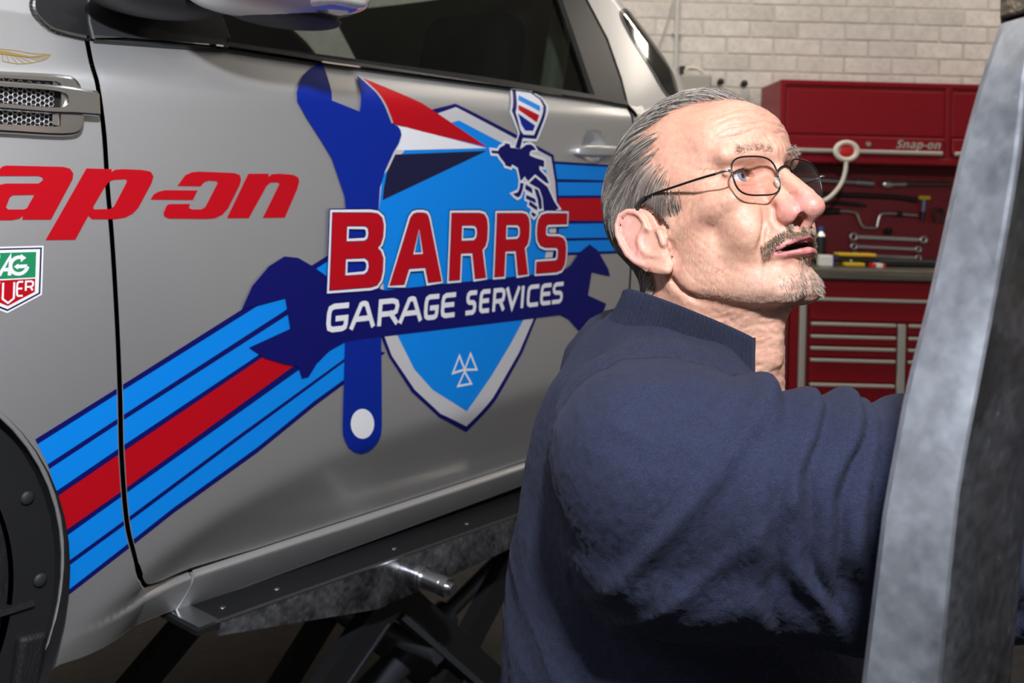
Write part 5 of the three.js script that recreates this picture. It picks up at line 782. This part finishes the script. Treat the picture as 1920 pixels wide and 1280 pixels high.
function whiskers(name, label, seed, count, pick, dirOf, len, rad, tone) {
  const r = rng(seed), list = [];
  for (let i = 0; i < count * 6 && list.length < count; i++) {
    let p = pick(r); if (!p) continue; p = settle(headField, settle(headField, p, 0), 0); const g = grad(headField, ...p, 0.8), d0 = dirOf(p, r); let d = [0, 1, 2].map((k) => d0[k] + g[k] * (d0[3] ?? 0.5) + (r() - 0.5) * 0.5); const l = Math.hypot(...d), L = len(r, p); d = d.map((v) => v / l);
    const pts = [p]; for (let k = 1; k <= 4; k++) { const t = k / 4 * L; pts.push([p[0] + d[0] * t - 0.012 * t * t * g[0], p[1] + d[1] * t - 0.006 * t * t, p[2] + d[2] * t - 0.012 * t * t * g[2]]); }
    list.push({ pts, r: rad * (0.8 + 0.4 * r()), c: tone(r, p) });
  }
  const o = part(name, strandMesh(list), phy(0xffffff, 0.45, 0, { vertexColors: true }), man, label); o.userData.kind = 'stuff';
}
const greyBrown = (r) => { const g = r(); return g < 0.35 ? [0.16, 0.11, 0.07] : g < 0.82 ? [0.33, 0.25, 0.165] : [0.58, 0.5, 0.41]; };
whiskers('moustache', 'grey-brown moustache', 51, 2000, (r) => { const t = r() ** 0.8, s = r() < 0.5 ? -1 : 1, z = s * 33 * t, b = smooth(18, 34, Math.abs(z)); return [110 - 0.028 * z * z, lerp(-41, -45, b) - r() * lerp(5, 13, b) - b * 3, z]; }, (p) => [0.25, -1, 0.55 * Math.sign(p[2]) * smooth(4, 25, Math.abs(p[2])), 0.55], (r) => 4 + 3.5 * r(), 0.13, greyBrown);
whiskers('beard', 'short grizzled goatee', 52, 620, (r) => { const z = (r() - 0.5) * 56, y = -71 - r() * 35; if (y > -78 && Math.abs(z) > 9) return null; if (y > -82 && r() < 0.6 && Math.abs(z) > 12) return null; return [100 - 0.02 * z * z, y, z]; }, (p) => [0.05, -1, 0.2 * Math.sign(p[2]), 0.45], (r, p) => p[1] > -80 ? 3 + 3 * r() : 1.5 + 3.5 * r(), 0.12, (r) => { const g = r(); return g < 0.35 ? [0.16, 0.11, 0.075] : g < 0.7 ? [0.34, 0.27, 0.2] : [0.66, 0.6, 0.53]; });
whiskers('stubble', 'pale stubble along the jaw', 53, 900, (r) => { const s = r() < 0.5 ? -1 : 1, t = r(); return [lerp(86, 20, t) + (r() - 0.5) * 16, lerp(-92, -66, t) + (r() - 0.5) * 26, s * lerp(22, 58, t)]; }, () => [0.1, -1, 0, 0.5], (r) => 0.8 + 1.1 * r(), 0.075, (r) => r() < 0.5 ? [0.3, 0.22, 0.17] : [0.6, 0.55, 0.5]);
for (const s of [1, -1]) whiskers('eyebrow', 'sparse greying eyebrow', 60 + s, 130, (r) => { const t = r(); return [lerp(112, 98, t), lerp(34, 39, Math.sin(t * 2.4)) + (r() - 0.5) * 8, s * lerp(10, 42, t)]; }, (p) => [0.1, 0.45, s * 0.8, 0.55], (r) => 5 + 5 * r(), 0.13, (r) => r() < 0.5 ? [0.16, 0.11, 0.07] : [0.5, 0.43, 0.36]);
for (const s of [1, -1]) whiskers('eyelash', 'dark eyelashes', 70 + s, 70, (r) => { const t = r() * 2 - 1; return [86 - 6 * t * t, 23.5 - 3 * t * t, s * (32 + 12 * t)]; }, () => [1, 0.1, 0, 0.2], (r) => 5 + 3 * r(), 0.11, () => [0.03, 0.02, 0.015]);

// sweater: torso and sleeves as one knitted surface with folds
const SH_R = [0.115, 1.2, -0.712], EL_R = [0.39, 1.188, -0.675], SH_L = [0.15, 1.2, -1.12], EL_L = [0.2, 0.95, -1.17];
const along = (x, y, z, a, b) => { const d = [b[0] - a[0], b[1] - a[1], b[2] - a[2]], l = Math.hypot(...d); return ((x - a[0]) * d[0] + (y - a[1]) * d[1] + (z - a[2]) * d[2]) / l; };
const armAngle = (y, z, y0, z0) => Math.atan2(y - y0, z - z0); // around the near sleeve, 0 = towards the camera
function sleeveR(x, y, z) {
  let d = cap(x, y, z, ...SH_R, ...EL_R, 0.089, 0.077);
  d = smin(d, cap(x, y, z, ...EL_R, ...WRIST_R, 0.072, 0.043), 0.03);
  d = smin(d, cap(x, y, z, 0.15, 1.165, -0.74, 0.3, 1.13, -0.7, 0.075, 0.055), 0.05); // slack hanging below the arm
  return d;
}
function torso(x, y, z) {
  let d = ell(x - 0.15, y - 1.04, z + 0.92, 0.137, 0.26, 0.185);
  d = smin(d, ell(x - 0.185, y - 0.84, z + 0.92, 0.19, 0.32, 0.178), 0.06);
  d = smin(d, cap(x, y, z, 0.125, 1.195, -0.76, 0.15, 1.195, -1.1, 0.07, 0.07), 0.07);
  d = smin(d, cap(x, y, z, 0.165, 1.222, -0.925, 0.12, 1.2, -0.78, 0.054, 0.066), 0.045);
  d = smin(d, cap(x, y, z, 0.165, 1.222, -0.925, 0.15, 1.2, -1.06, 0.054, 0.066), 0.045);
  return d;
}
const sleeveL = (x, y, z) => smin(cap(x, y, z, ...SH_L, ...EL_L, 0.08, 0.064), cap(x, y, z, ...EL_L, ...WRIST_L, 0.062, 0.042), 0.03);
const bump = (v, w) => Math.exp(-(v * v) / (w * w));
const foldN = (v) => 1 - Math.abs(v); // rounded ridge, sharp valley
function folds(x, y, z, dt, ds) { // outward shift in metres
  let e = 0; const onArm = smooth(0.03, -0.01, ds - dt);
  // sleeve: compression folds wrapping towards the elbow
  const a = along(x, y, z, SH_R, EL_R), yy = y - lerp(SH_R[1], EL_R[1], clamp(a / 0.28, 0, 1)), th = armAngle(y, z, SH_R[1], SH_R[2]);
  const onA = onArm;
  const ridge = (v, w) => v > 0 ? Math.exp(-(v * v) / (w * w)) : Math.exp(-(v * v) / (w * w * 2.4)); // steep on one side
  // gathers wrapping the sleeve towards the elbow: start, slant, bow, height, width
  for (const [a0, s1, s2, h, w, lo] of [[0.066, 0.03, 2.6, 0.0075, 0.0085, -0.085], [0.092, -0.12, 4.2, 0.0095, 0.0075, -0.06], [0.113, 0.06, 3.4, 0.0085, 0.0065, -0.075], [0.131, -0.1, 4.4, 0.0095, 0.0065, -0.05], [0.149, 0.08, 3.2, 0.009, 0.006, -0.07], [0.165, -0.08, 4.0, 0.0095, 0.006, -0.045], [0.182, 0.06, 3.0, 0.009, 0.0065, -0.07], [0.202, -0.06, 3.4, 0.009, 0.007, -0.07], [0.23, 0.05, 2.0, 0.009, 0.009, -0.08], [0.265, -0.05, 2.0, 0.009, 0.009, -0.08]]) {
    const v = a - a0 - s1 * yy - s2 * yy * yy + 0.005 * noise3(yy * 16, a0 * 60, 0.5), wob = 0.8 + 0.4 * noise3(yy * 13, a0 * 70, 2.2);
    e += onA * h * wob * (ridge(v, w) - 0.4 * Math.exp(-((v - w * 1.35) ** 2) / (w * w * 0.3)) - 0.2) * smooth(lo - 0.02, lo + 0.03, yy);
  }
  const el = smooth(0.07, 0.2, a) * onA; e += el * 0.003 * (foldN(noise3((a + 0.3 * yy) * 36, yy * 9, 4.1)) - 0.5);
  // diagonal pulls across the upper sleeve
  const dg = onA * smooth(-0.06, 0.0, a) * smooth(0.2, 0.1, a); e += dg * (0.006 * ridge(yy - 0.062 - 1.45 * (a - 0.06), 0.010) + 0.003 * ridge(yy - 0.03 - 1.2 * (a - 0.1), 0.009) + 0.002 * ridge(yy + 0.03 - 0.8 * (a - 0.11), 0.012));
  // armhole seam
  const seam = a + 0.02 + 0.10 * (0.05 - yy) * (yy < 0.05 ? 1 : 0.4); e += 0.0010 * bump(seam + 0.032, 0.004) * smooth(0.05, 0.0, Math.abs(ds - dt)) - 0.0010 * bump(seam + 0.025, 0.004) * smooth(0.05, 0.0, Math.abs(ds - dt));
  // torso: soft drag lines from the armpit, and the shoulder
  const tor = 1 - onArm; e += tor * 0.004 * noise3(x * 9 + y * 5, y * 4 - x * 6, z * 7) + tor * 0.0035 * (foldN(noise3(x * 16 + y * 10, y * 6, z * 4 + 3)) - 0.5) * smooth(1.22, 1.05, y);
  e += 0.0028 * (foldN(noise3(x * 14, y * 22, z * 5 + 8)) - 0.5) * smooth(1.2, 1.25, y);
  return e + 0.0003 * noise3(x * 220, y * 220, z * 220) + 0.0003 * noise3(x * 70, y * 70, z * 70);
}
const neckHole = (x, y, z) => cap(x, y, z, 0.172, 1.2, -0.925, 0.182, 1.36, -0.905, 0.062, 0.066);
function sweaterF(x, y, z) {
  const dt = torso(x, y, z), ds = sleeveR(x, y, z); let d = smin(dt, ds, 0.07); d = smin(d, sleeveL(x, y, z), 0.04);
  if (d < 0.07 && d > -0.07) d -= folds(x, y, z, dt, ds);
  d = smax(d, 0.70 - y, 0.012);
  d = smax(d, -neckHole(x, y, z), 0.006);
  return smax(d, x - 0.618, 0.004);
}
const sweaterGeo = sdfMesh([-0.02, 0.68, -1.28], [0.64, 1.36, -0.58], 0.0036, sweaterF, 0.0014);
console.log('sweater tris', sweaterGeo.index.count / 3);
{
  const p = sweaterGeo.attributes.position, u = new Float32Array(p.count * 2);
  for (let i = 0; i < p.count; i++) { const x = p.getX(i), y = p.getY(i), z = p.getZ(i), arm = sleeveR(x, y, z) < torso(x, y, z); if (arm) { u[i * 2] = armAngle(y, z, 1.195, -0.7) * 0.085; u[i * 2 + 1] = along(x, y, z, SH_R, EL_R); } else { u[i * 2] = Math.atan2(x - 0.15, z + 0.92) * 0.16; u[i * 2 + 1] = y; } }
  sweaterGeo.setAttribute('uv', new THREE.BufferAttribute(u, 2)); sweaterGeo.translate(-BASE[0], 0, -BASE[2]);
}
const fleece = tileFbm(131, 96, 2), knitTex = dataTex(512, (u, v) => 0.5 + 0.1 * Math.sin(u * 2 * Math.PI * 42) + 0.8 * (fleece(u, v) - 0.5));
const knitCol = dataTex(512, (u, v) => { const k = 0.8 + 0.45 * (fleece(v, u) - 0.5) + 0.12 * (dirtFbm(u, v) - 0.5) + 0.05 * Math.sin(u * 2 * Math.PI * 42); return [k, k, k]; }, true);
for (const t of [knitTex, knitCol]) t.repeat.set(15, 15);
const knit = phy(lin(0.0145, 0.021, 0.059), 0.95, 0, { map: knitCol, bumpMap: knitTex, bumpScale: 0.0004, sheen: 0.1, sheenColor: lin(0.08, 0.11, 0.28), sheenRoughness: 0.55 });
const sweater = part('sweater', sweaterGeo, knit, man, 'navy fleece-knit quarter-zip sweater');
// ribbed stand collar, open at the zip
const CF = V(0.2262, 1.286, -0.865), CB = V(0.136, 1.309, -0.963), cMid = CF.clone().add(CB).multiplyScalar(0.5), cFwd = CF.clone().sub(CB).multiplyScalar(0.5), cUp = V(0.12, 0.98, 0.08).normalize(), cSide = cFwd.clone().cross(cUp).normalize().multiplyScalar(0.069).add(V(0, 0.023, 0));
const collarRib = 108;
function collarPoint(th, v, off) { // th 0 = front; v 0 top .. 1 base
  const rad = 1 + 0.13 * v + 0.07 * v * v, c = Math.cos(th), s = Math.sin(th), q = cMid.clone().addScaledVector(cFwd, c * rad).addScaledVector(cSide, s * rad).addScaledVector(cUp, -0.056 * v - 0.012 * v * v * c), n = cFwd.clone().multiplyScalar(c / 0.0718 ** 2 * 0.0718).addScaledVector(cSide, s / 0.069 ** 2 * 0.069).normalize();
  return q.addScaledVector(n, off);
}
{
  const rows = [], nth = collarRib * 7, prof = [[1.0, 0], [0.75, 0], [0.5, 0], [0.3, 0], [0.15, 0], [0.05, 0], [0, -0.0016], [0.0, -0.0035], [0.06, -0.0045], [0.4, -0.0045], [0.8, -0.0045]];
  for (const [v, o] of prof) { const r = []; for (let i = 0; i <= nth; i++) { const k = i / nth, th = lerp(0.045, 2 * Math.PI - 0.045, k); const rib = o === 0 ? 0.0016 * Math.cos(k * collarRib * 2 * Math.PI) * smooth(0, 0.03, v) : 0; r.push(collarPoint(th, v, 0.0015 + rib + o + 0.0014 * noise3(th * 1.4, v * 1.5, 2) )); } rows.push(r); }
  const P = [], I = [], U = []; rows.forEach((r, j) => r.forEach((q, i) => { P.push(q.x - BASE[0], q.y, q.z - BASE[2]); U.push(i / nth * 0.45, prof[j][0] * 0.05); })); const n = nth + 1; for (let j = 0; j < rows.length - 1; j++) for (let i = 0; i < nth; i++) { const a = j * n + i; I.push(a, a + 1, a + n, a + 1, a + n + 1, a + n); }
  const g = new THREE.BufferGeometry(); g.setAttribute('position', new THREE.Float32BufferAttribute(P, 3)); g.setAttribute('uv', new THREE.Float32BufferAttribute(U, 2)); g.setIndex(I); g.computeVertexNormals();
  part('collar', g, phy(lin(0.0115, 0.0165, 0.046), 0.95, 0, { map: knitCol }), sweater, 'ribbed stand-up collar');
  const tape = [], teeth = []; for (const s of [1, -1]) { const pts = [], t2 = []; for (let i = 0; i <= 12; i++) { const q = collarPoint(s * 0.035, i / 12 * 1.5, 0.001), w = collarPoint(s * 0.012, i / 12 * 1.5, 0.0); pts.push([q.x - BASE[0], q.y, q.z - BASE[2]]); } tape.push(tube(pts, 0.0026, 24, 8)); for (let i = 1; i < 34; i++) { const q = collarPoint(s * 0.008, i / 34 * 1.45, 0.0005); teeth.push(new THREE.BoxGeometry(0.0016, 0.0012, 0.0016).translate(q.x - BASE[0], q.y, q.z - BASE[2])); } }
  part('zip_tape', merge(tape), std(lin(0.012, 0.014, 0.03), 0.9), sweater); part('zip_teeth', merge(teeth), std(lin(0.35, 0.36, 0.4), 0.35, 0.8), sweater).userData.kind = 'stuff';
}
// trousers and boots
{
  const legs = (x, y, z) => { let d = ell(x - 0.13, y - 0.76, z + 0.92, 0.125, 0.12, 0.168); d = smin(d, cap(x, y, z, 0.14, 0.74, -0.83, 0.27, 0.42, -0.80, 0.092, 0.068), 0.05); d = smin(d, cap(x, y, z, 0.27, 0.42, -0.80, 0.1, 0.1, -0.79, 0.066, 0.055), 0.02); d = smin(d, cap(x, y, z, 0.13, 0.74, -1.01, 0.24, 0.42, -1.06, 0.092, 0.068), 0.05); d = smin(d, cap(x, y, z, 0.24, 0.42, -1.06, 0.06, 0.1, -1.07, 0.066, 0.055), 0.02); d = smax(d, y - 0.86, 0.01); d = smax(d, 0.07 - y, 0.01); return d + 0.003 * noise3(x * 14, y * 20, z * 14); };
  const g = sdfMesh([-0.04, 0.05, -1.2], [0.38, 0.9, -0.68], 0.014, legs, 0.004); g.translate(-BASE[0], 0, -BASE[2]); part('trousers', g, std(lin(0.012, 0.013, 0.017), 0.9), man, 'dark work trousers');
  for (const [x, z] of [[0.1, -0.79], [0.06, -1.07]]) { const f = (px, py, pz) => smax(smin(ell(px - x - 0.06, py - 0.035, pz - z, 0.15, 0.06, 0.05), cap(px, py, pz, x, 0.06, z, x, 0.12, z, 0.055, 0.05), 0.03), -py, 0.004); const b = sdfMesh([x - 0.12, -0.01, z - 0.08], [x + 0.24, 0.2, z + 0.08], 0.008, f); b.translate(-BASE[0], 0, -BASE[2]); part('boot', b, std(lin(0.01, 0.01, 0.011), 0.6), man); }
}
// ---------------------------------------------------------------- his glasses
{
  const g0 = toWorld(103, 10, 0), gl = thing('eyeglasses', 'thin black wire-framed glasses worn by the man', 'glasses', g0);
  const m = new THREE.Matrix4().makeTranslation(-g0[0], -g0[1], -g0[2]).multiply(new THREE.Matrix4().makeTranslation(...BASE)).multiply(headMatrix);
  const wire = std(lin(0.02, 0.02, 0.024), 0.3, 0.7), silver = std(lin(0.55, 0.58, 0.66), 0.2, 1), glass = phy(lin(0.93, 0.87, 0.85), 0.01, 0, { transmission: 1, thickness: 0, ior: 1.5 });
  const put = (n, g, mm, p = gl, l) => part(n, g.applyMatrix4(m), mm, p, l);
  for (const s of [1, -1]) {
    const O = V(102.6, 10, 35.5 * s), ux = V(-0.18, 0.03 * s, 0.98 * s).normalize(), uy = V(0.12, 0.99, 0).normalize(), n = V(1, 0, 0);
    const P = (a, rx, ry) => { const c = Math.cos(a), q = Math.sin(a), e = 0.62, X = Math.sign(c) * Math.abs(c) ** e * rx, Y = Math.sign(q) * Math.abs(q) ** e * ry; return O.clone().addScaledVector(ux, X + (Y < 0 ? -1.2 * Math.abs(Y) / ry : 0)).addScaledVector(uy, Y).addScaledVector(n, -0.0026 * (X * X + Y * Y) + 1); };
    const ring = []; for (let i = 0; i < 64; i++) ring.push(P(i / 64 * 2 * Math.PI, 25, 18.5));
    const rim = put('rim', new THREE.TubeGeometry(new THREE.CatmullRomCurve3(ring, true), 120, 0.85, 8, true), wire);
    const pos = [], idx = []; for (let k = 0; k <= 8; k++) for (let i = 0; i < 64; i++) { const q = P(i / 64 * 2 * Math.PI, 25 * k / 8 + 1e-3, 18.5 * k / 8 + 1e-3); pos.push(q.x, q.y, q.z); } for (let k = 0; k < 8; k++) for (let i = 0; i < 64; i++) { const a = k * 64 + i, b = k * 64 + (i + 1) % 64; idx.push(a, b, a + 64, b, b + 64, a + 64); }
    const lg = new THREE.BufferGeometry(); lg.setAttribute('position', new THREE.Float32BufferAttribute(pos, 3)); lg.setIndex(idx); lg.computeVertexNormals(); put('lens', lg, glass, rim);
    put('hinge', merge([tube([[97, 15, 61 * s], [99, 15.5, 65 * s], [96, 16, 68 * s], [88, 17.5, 69.5 * s]], 1.3, 16, 8)]), silver, gl, 'bright metal hinge');
    const tp = put('temple_arm', tube([[90, 17, 69 * s], [72, 21, 71 * s], [40, 27, 74 * s], [14, 31.5, 77 * s], [2, 32.5, 78.5 * s]], 1.15, 40, 8), wire);
    put('ear_tip', tube([[4, 32.5, 78.5 * s], [-4, 31.5, 79 * s], [-10, 28, 79 * s], [-15, 20, 78 * s], [-19, 8, 76 * s]], 2.1, 30, 10), M.rubber, tp);
    put('nose_pad', new THREE.SphereGeometry(1, 16, 12).scale(2.2, 6, 3.2).rotateX(0.2 * s).translate(104, 3, 11.5 * s), phy(lin(0.8, 0.75, 0.7), 0.2, 0, { transmission: 0.6, thickness: 0 }));
    put('pad_wire', tube([[106, 6, 12 * s], [107.5, 8, 10 * s], [106.5, 10, 11.5 * s]], 0.5, 12, 6), silver);
  }
  put('bridge', tube([[106.6, 13, 11], [109.5, 17, 5.5], [110.3, 17.8, 0], [109.5, 17, -5.5], [106.6, 13, -11]], 0.95, 30, 8), wire);
}

// ---------------------------------------------------------------- grey steel column in the foreground
{
  const L = [[0.1203, 0.1058], [0.1526, 0.5682], [0.1813, 0.9383], [0.2026, 1.1464], [0.2063, 1.1852], [0.2118, 1.2416], [0.2220, 1.3064], [0.2340, 1.3600], [0.2488, 1.4368], [0.2581, 1.4757], [0.2701, 1.5136]], Cr = [[0.1526, 0.1058], [0.1850, 0.5682], [0.2128, 0.9383], [0.2280, 1.1603], [0.2313, 1.2157], [0.2354, 1.2666], [0.2447, 1.3221], [0.2493, 1.3499], [0.2581, 1.4054], [0.2632, 1.4442], [0.2669, 1.4932]]; // outer edge and fold line: x at height y
  const at = (T, y) => { let i = 0; while (i < T.length - 2 && T[i + 1][1] < y) i++; return lerp(T[i][0], T[i + 1][0], (y - T[i][1]) / (T[i + 1][1] - T[i][1])); };
  const p = thing('steel_column', 'leaning grey galvanised steel column with dusty scuffed faces, close at right', 'column', [0.2, 0, -0.54]);
  const fb = tileFbm(301, 4, 6), scr = tileFbm(302, 40, 2);
  const galv = dataTex(1024, (u, v) => { const n = fb(u, v), s = scr(u, v), f = tileFine(u, v); let k = 0.66 + 0.32 * (n - 0.5) + 0.10 * (f - 0.5) + 0.10 * (s - 0.5); if (n < 0.38) k -= 0.9 * (0.38 - n); if (f > 0.9 && s > 0.7) k += 0.15; return [k * 0.97, k * 0.99, k * 1.02]; }, true);
  const galvR = dataTex(512, (u, v) => 0.55 + 0.5 * (fb(u, v) - 0.5));
  const mat = phy(lin(0.70, 0.72, 0.75), 0.8, 0.6, { map: galv, roughnessMap: galvR, bumpMap: galv, bumpScale: 0.0003 });
  const ys = []; for (let y = 0; y <= 1.512; y += 0.02) ys.push(y); ys.push(1.5135);
  const quad = []; // cross-section: far left edge, near crease, far right, back
  const sec = (y) => { const a = at(L, y), b = Math.max(at(Cr, y), a + 0.004); return [[a, -0.5180], [lerp(a, b, 0.5) , -0.5041], [b - 0.0006, -0.4914], [b + 0.0012, -0.4903], [b + 0.004, -0.4921], [b + 0.052, -0.5319], [b + 0.083, -0.5661], [b + 0.02, -0.5680], [a, -0.5235]]; };
  const P = [], U = [], I = []; ys.forEach((y) => { const s = sec(y); let run = 0; [...s, s[0]].forEach((q, i) => { if (i) run += Math.hypot(q[0] - s[i - 1][0], q[1] - s[i - 1][1]); P.push(q[0] - 0.2, y, q[1] + 0.54); U.push(run * 3.2, y * 3.2); }); }); const n = 10; for (let j = 0; j < ys.length - 1; j++) for (let i = 0; i < n - 1; i++) { const a = j * n + i; I.push(a, a + n, a + 1, a + 1, a + n, a + n + 1); }
  let g = new THREE.BufferGeometry(); g.setAttribute('position', new THREE.Float32BufferAttribute(P, 3)); g.setAttribute('uv', new THREE.Float32BufferAttribute(U, 2)); g.setIndex(I); g = toCreasedNormals(g, 0.5);
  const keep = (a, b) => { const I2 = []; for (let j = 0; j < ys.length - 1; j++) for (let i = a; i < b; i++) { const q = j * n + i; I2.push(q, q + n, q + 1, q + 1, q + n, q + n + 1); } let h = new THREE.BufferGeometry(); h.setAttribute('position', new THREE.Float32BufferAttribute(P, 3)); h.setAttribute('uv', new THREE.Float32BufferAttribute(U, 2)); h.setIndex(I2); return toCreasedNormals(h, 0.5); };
  const grimeShade = dataTex(1024, (u, v) => { const q = fb(v, u), f = tileFine(u, v), s = scr(u, v); let k = 0.24 + 0.45 * (q - 0.5) + 0.14 * (f - 0.5) + 0.1 * (s - 0.5); if (fb(u, v) > 0.6) k -= 0.1 * smooth(0.6, 0.66, fb(u, v)); if (f > 0.88 && s > 0.68) k += 0.3; return [k, k * 1.01, k * 1.04]; }, true);
  part('post', merge([keep(0, 4), keep(6, n - 1)]), mat, p, 'pale dusty folded flange'); part('shaded_grimy_face', keep(4, 6), phy(lin(0.42, 0.43, 0.46), 0.8, 0.2, { map: grimeShade, roughnessMap: galvR, bumpMap: grimeShade, bumpScale: 0.0003 }), p, 'side face with grime blotches, its shade painted into the dark colour');  // dark base is this face's shade painted in; the blotches are grime
  const rust = dataTex(256, (u, v) => { const k = fb(u, v) * 0.8 + 0.4 * (tileFine(u, v) - 0.5); return [k * 1.0, k * 0.92, k * 0.8]; }, true);
  const cs = sec(1.5135), sh = new THREE.Shape(cs.map((q) => new THREE.Vector2(q[0] - 0.2 + 0.002, -(q[1] + 0.54))));
  const cap = new THREE.ExtrudeGeometry(sh, { depth: 0.16, bevelEnabled: true, bevelSize: 0.002, bevelThickness: 0.002, bevelSegments: 2 }).rotateX(-Math.PI / 2).translate(0, 1.518, 0); cap.attributes.uv.array.forEach((v, i, a) => a[i] = v * 6);
  part('head_block', cap, std(lin(0.36, 0.34, 0.31), 0.8, 0.2, { map: rust, bumpMap: rust, bumpScale: 0.002 }), p, 'stained cast block on top');
  part('base_plate', box(0.26, 0.014, 0.16, -0.04, 0.007, 0.0, 0.004), mat, p);
}


scene.traverse((o) => { if (o.isMesh) { o.castShadow = true; o.receiveShadow = true; } });
renderer.render(scene, camera);
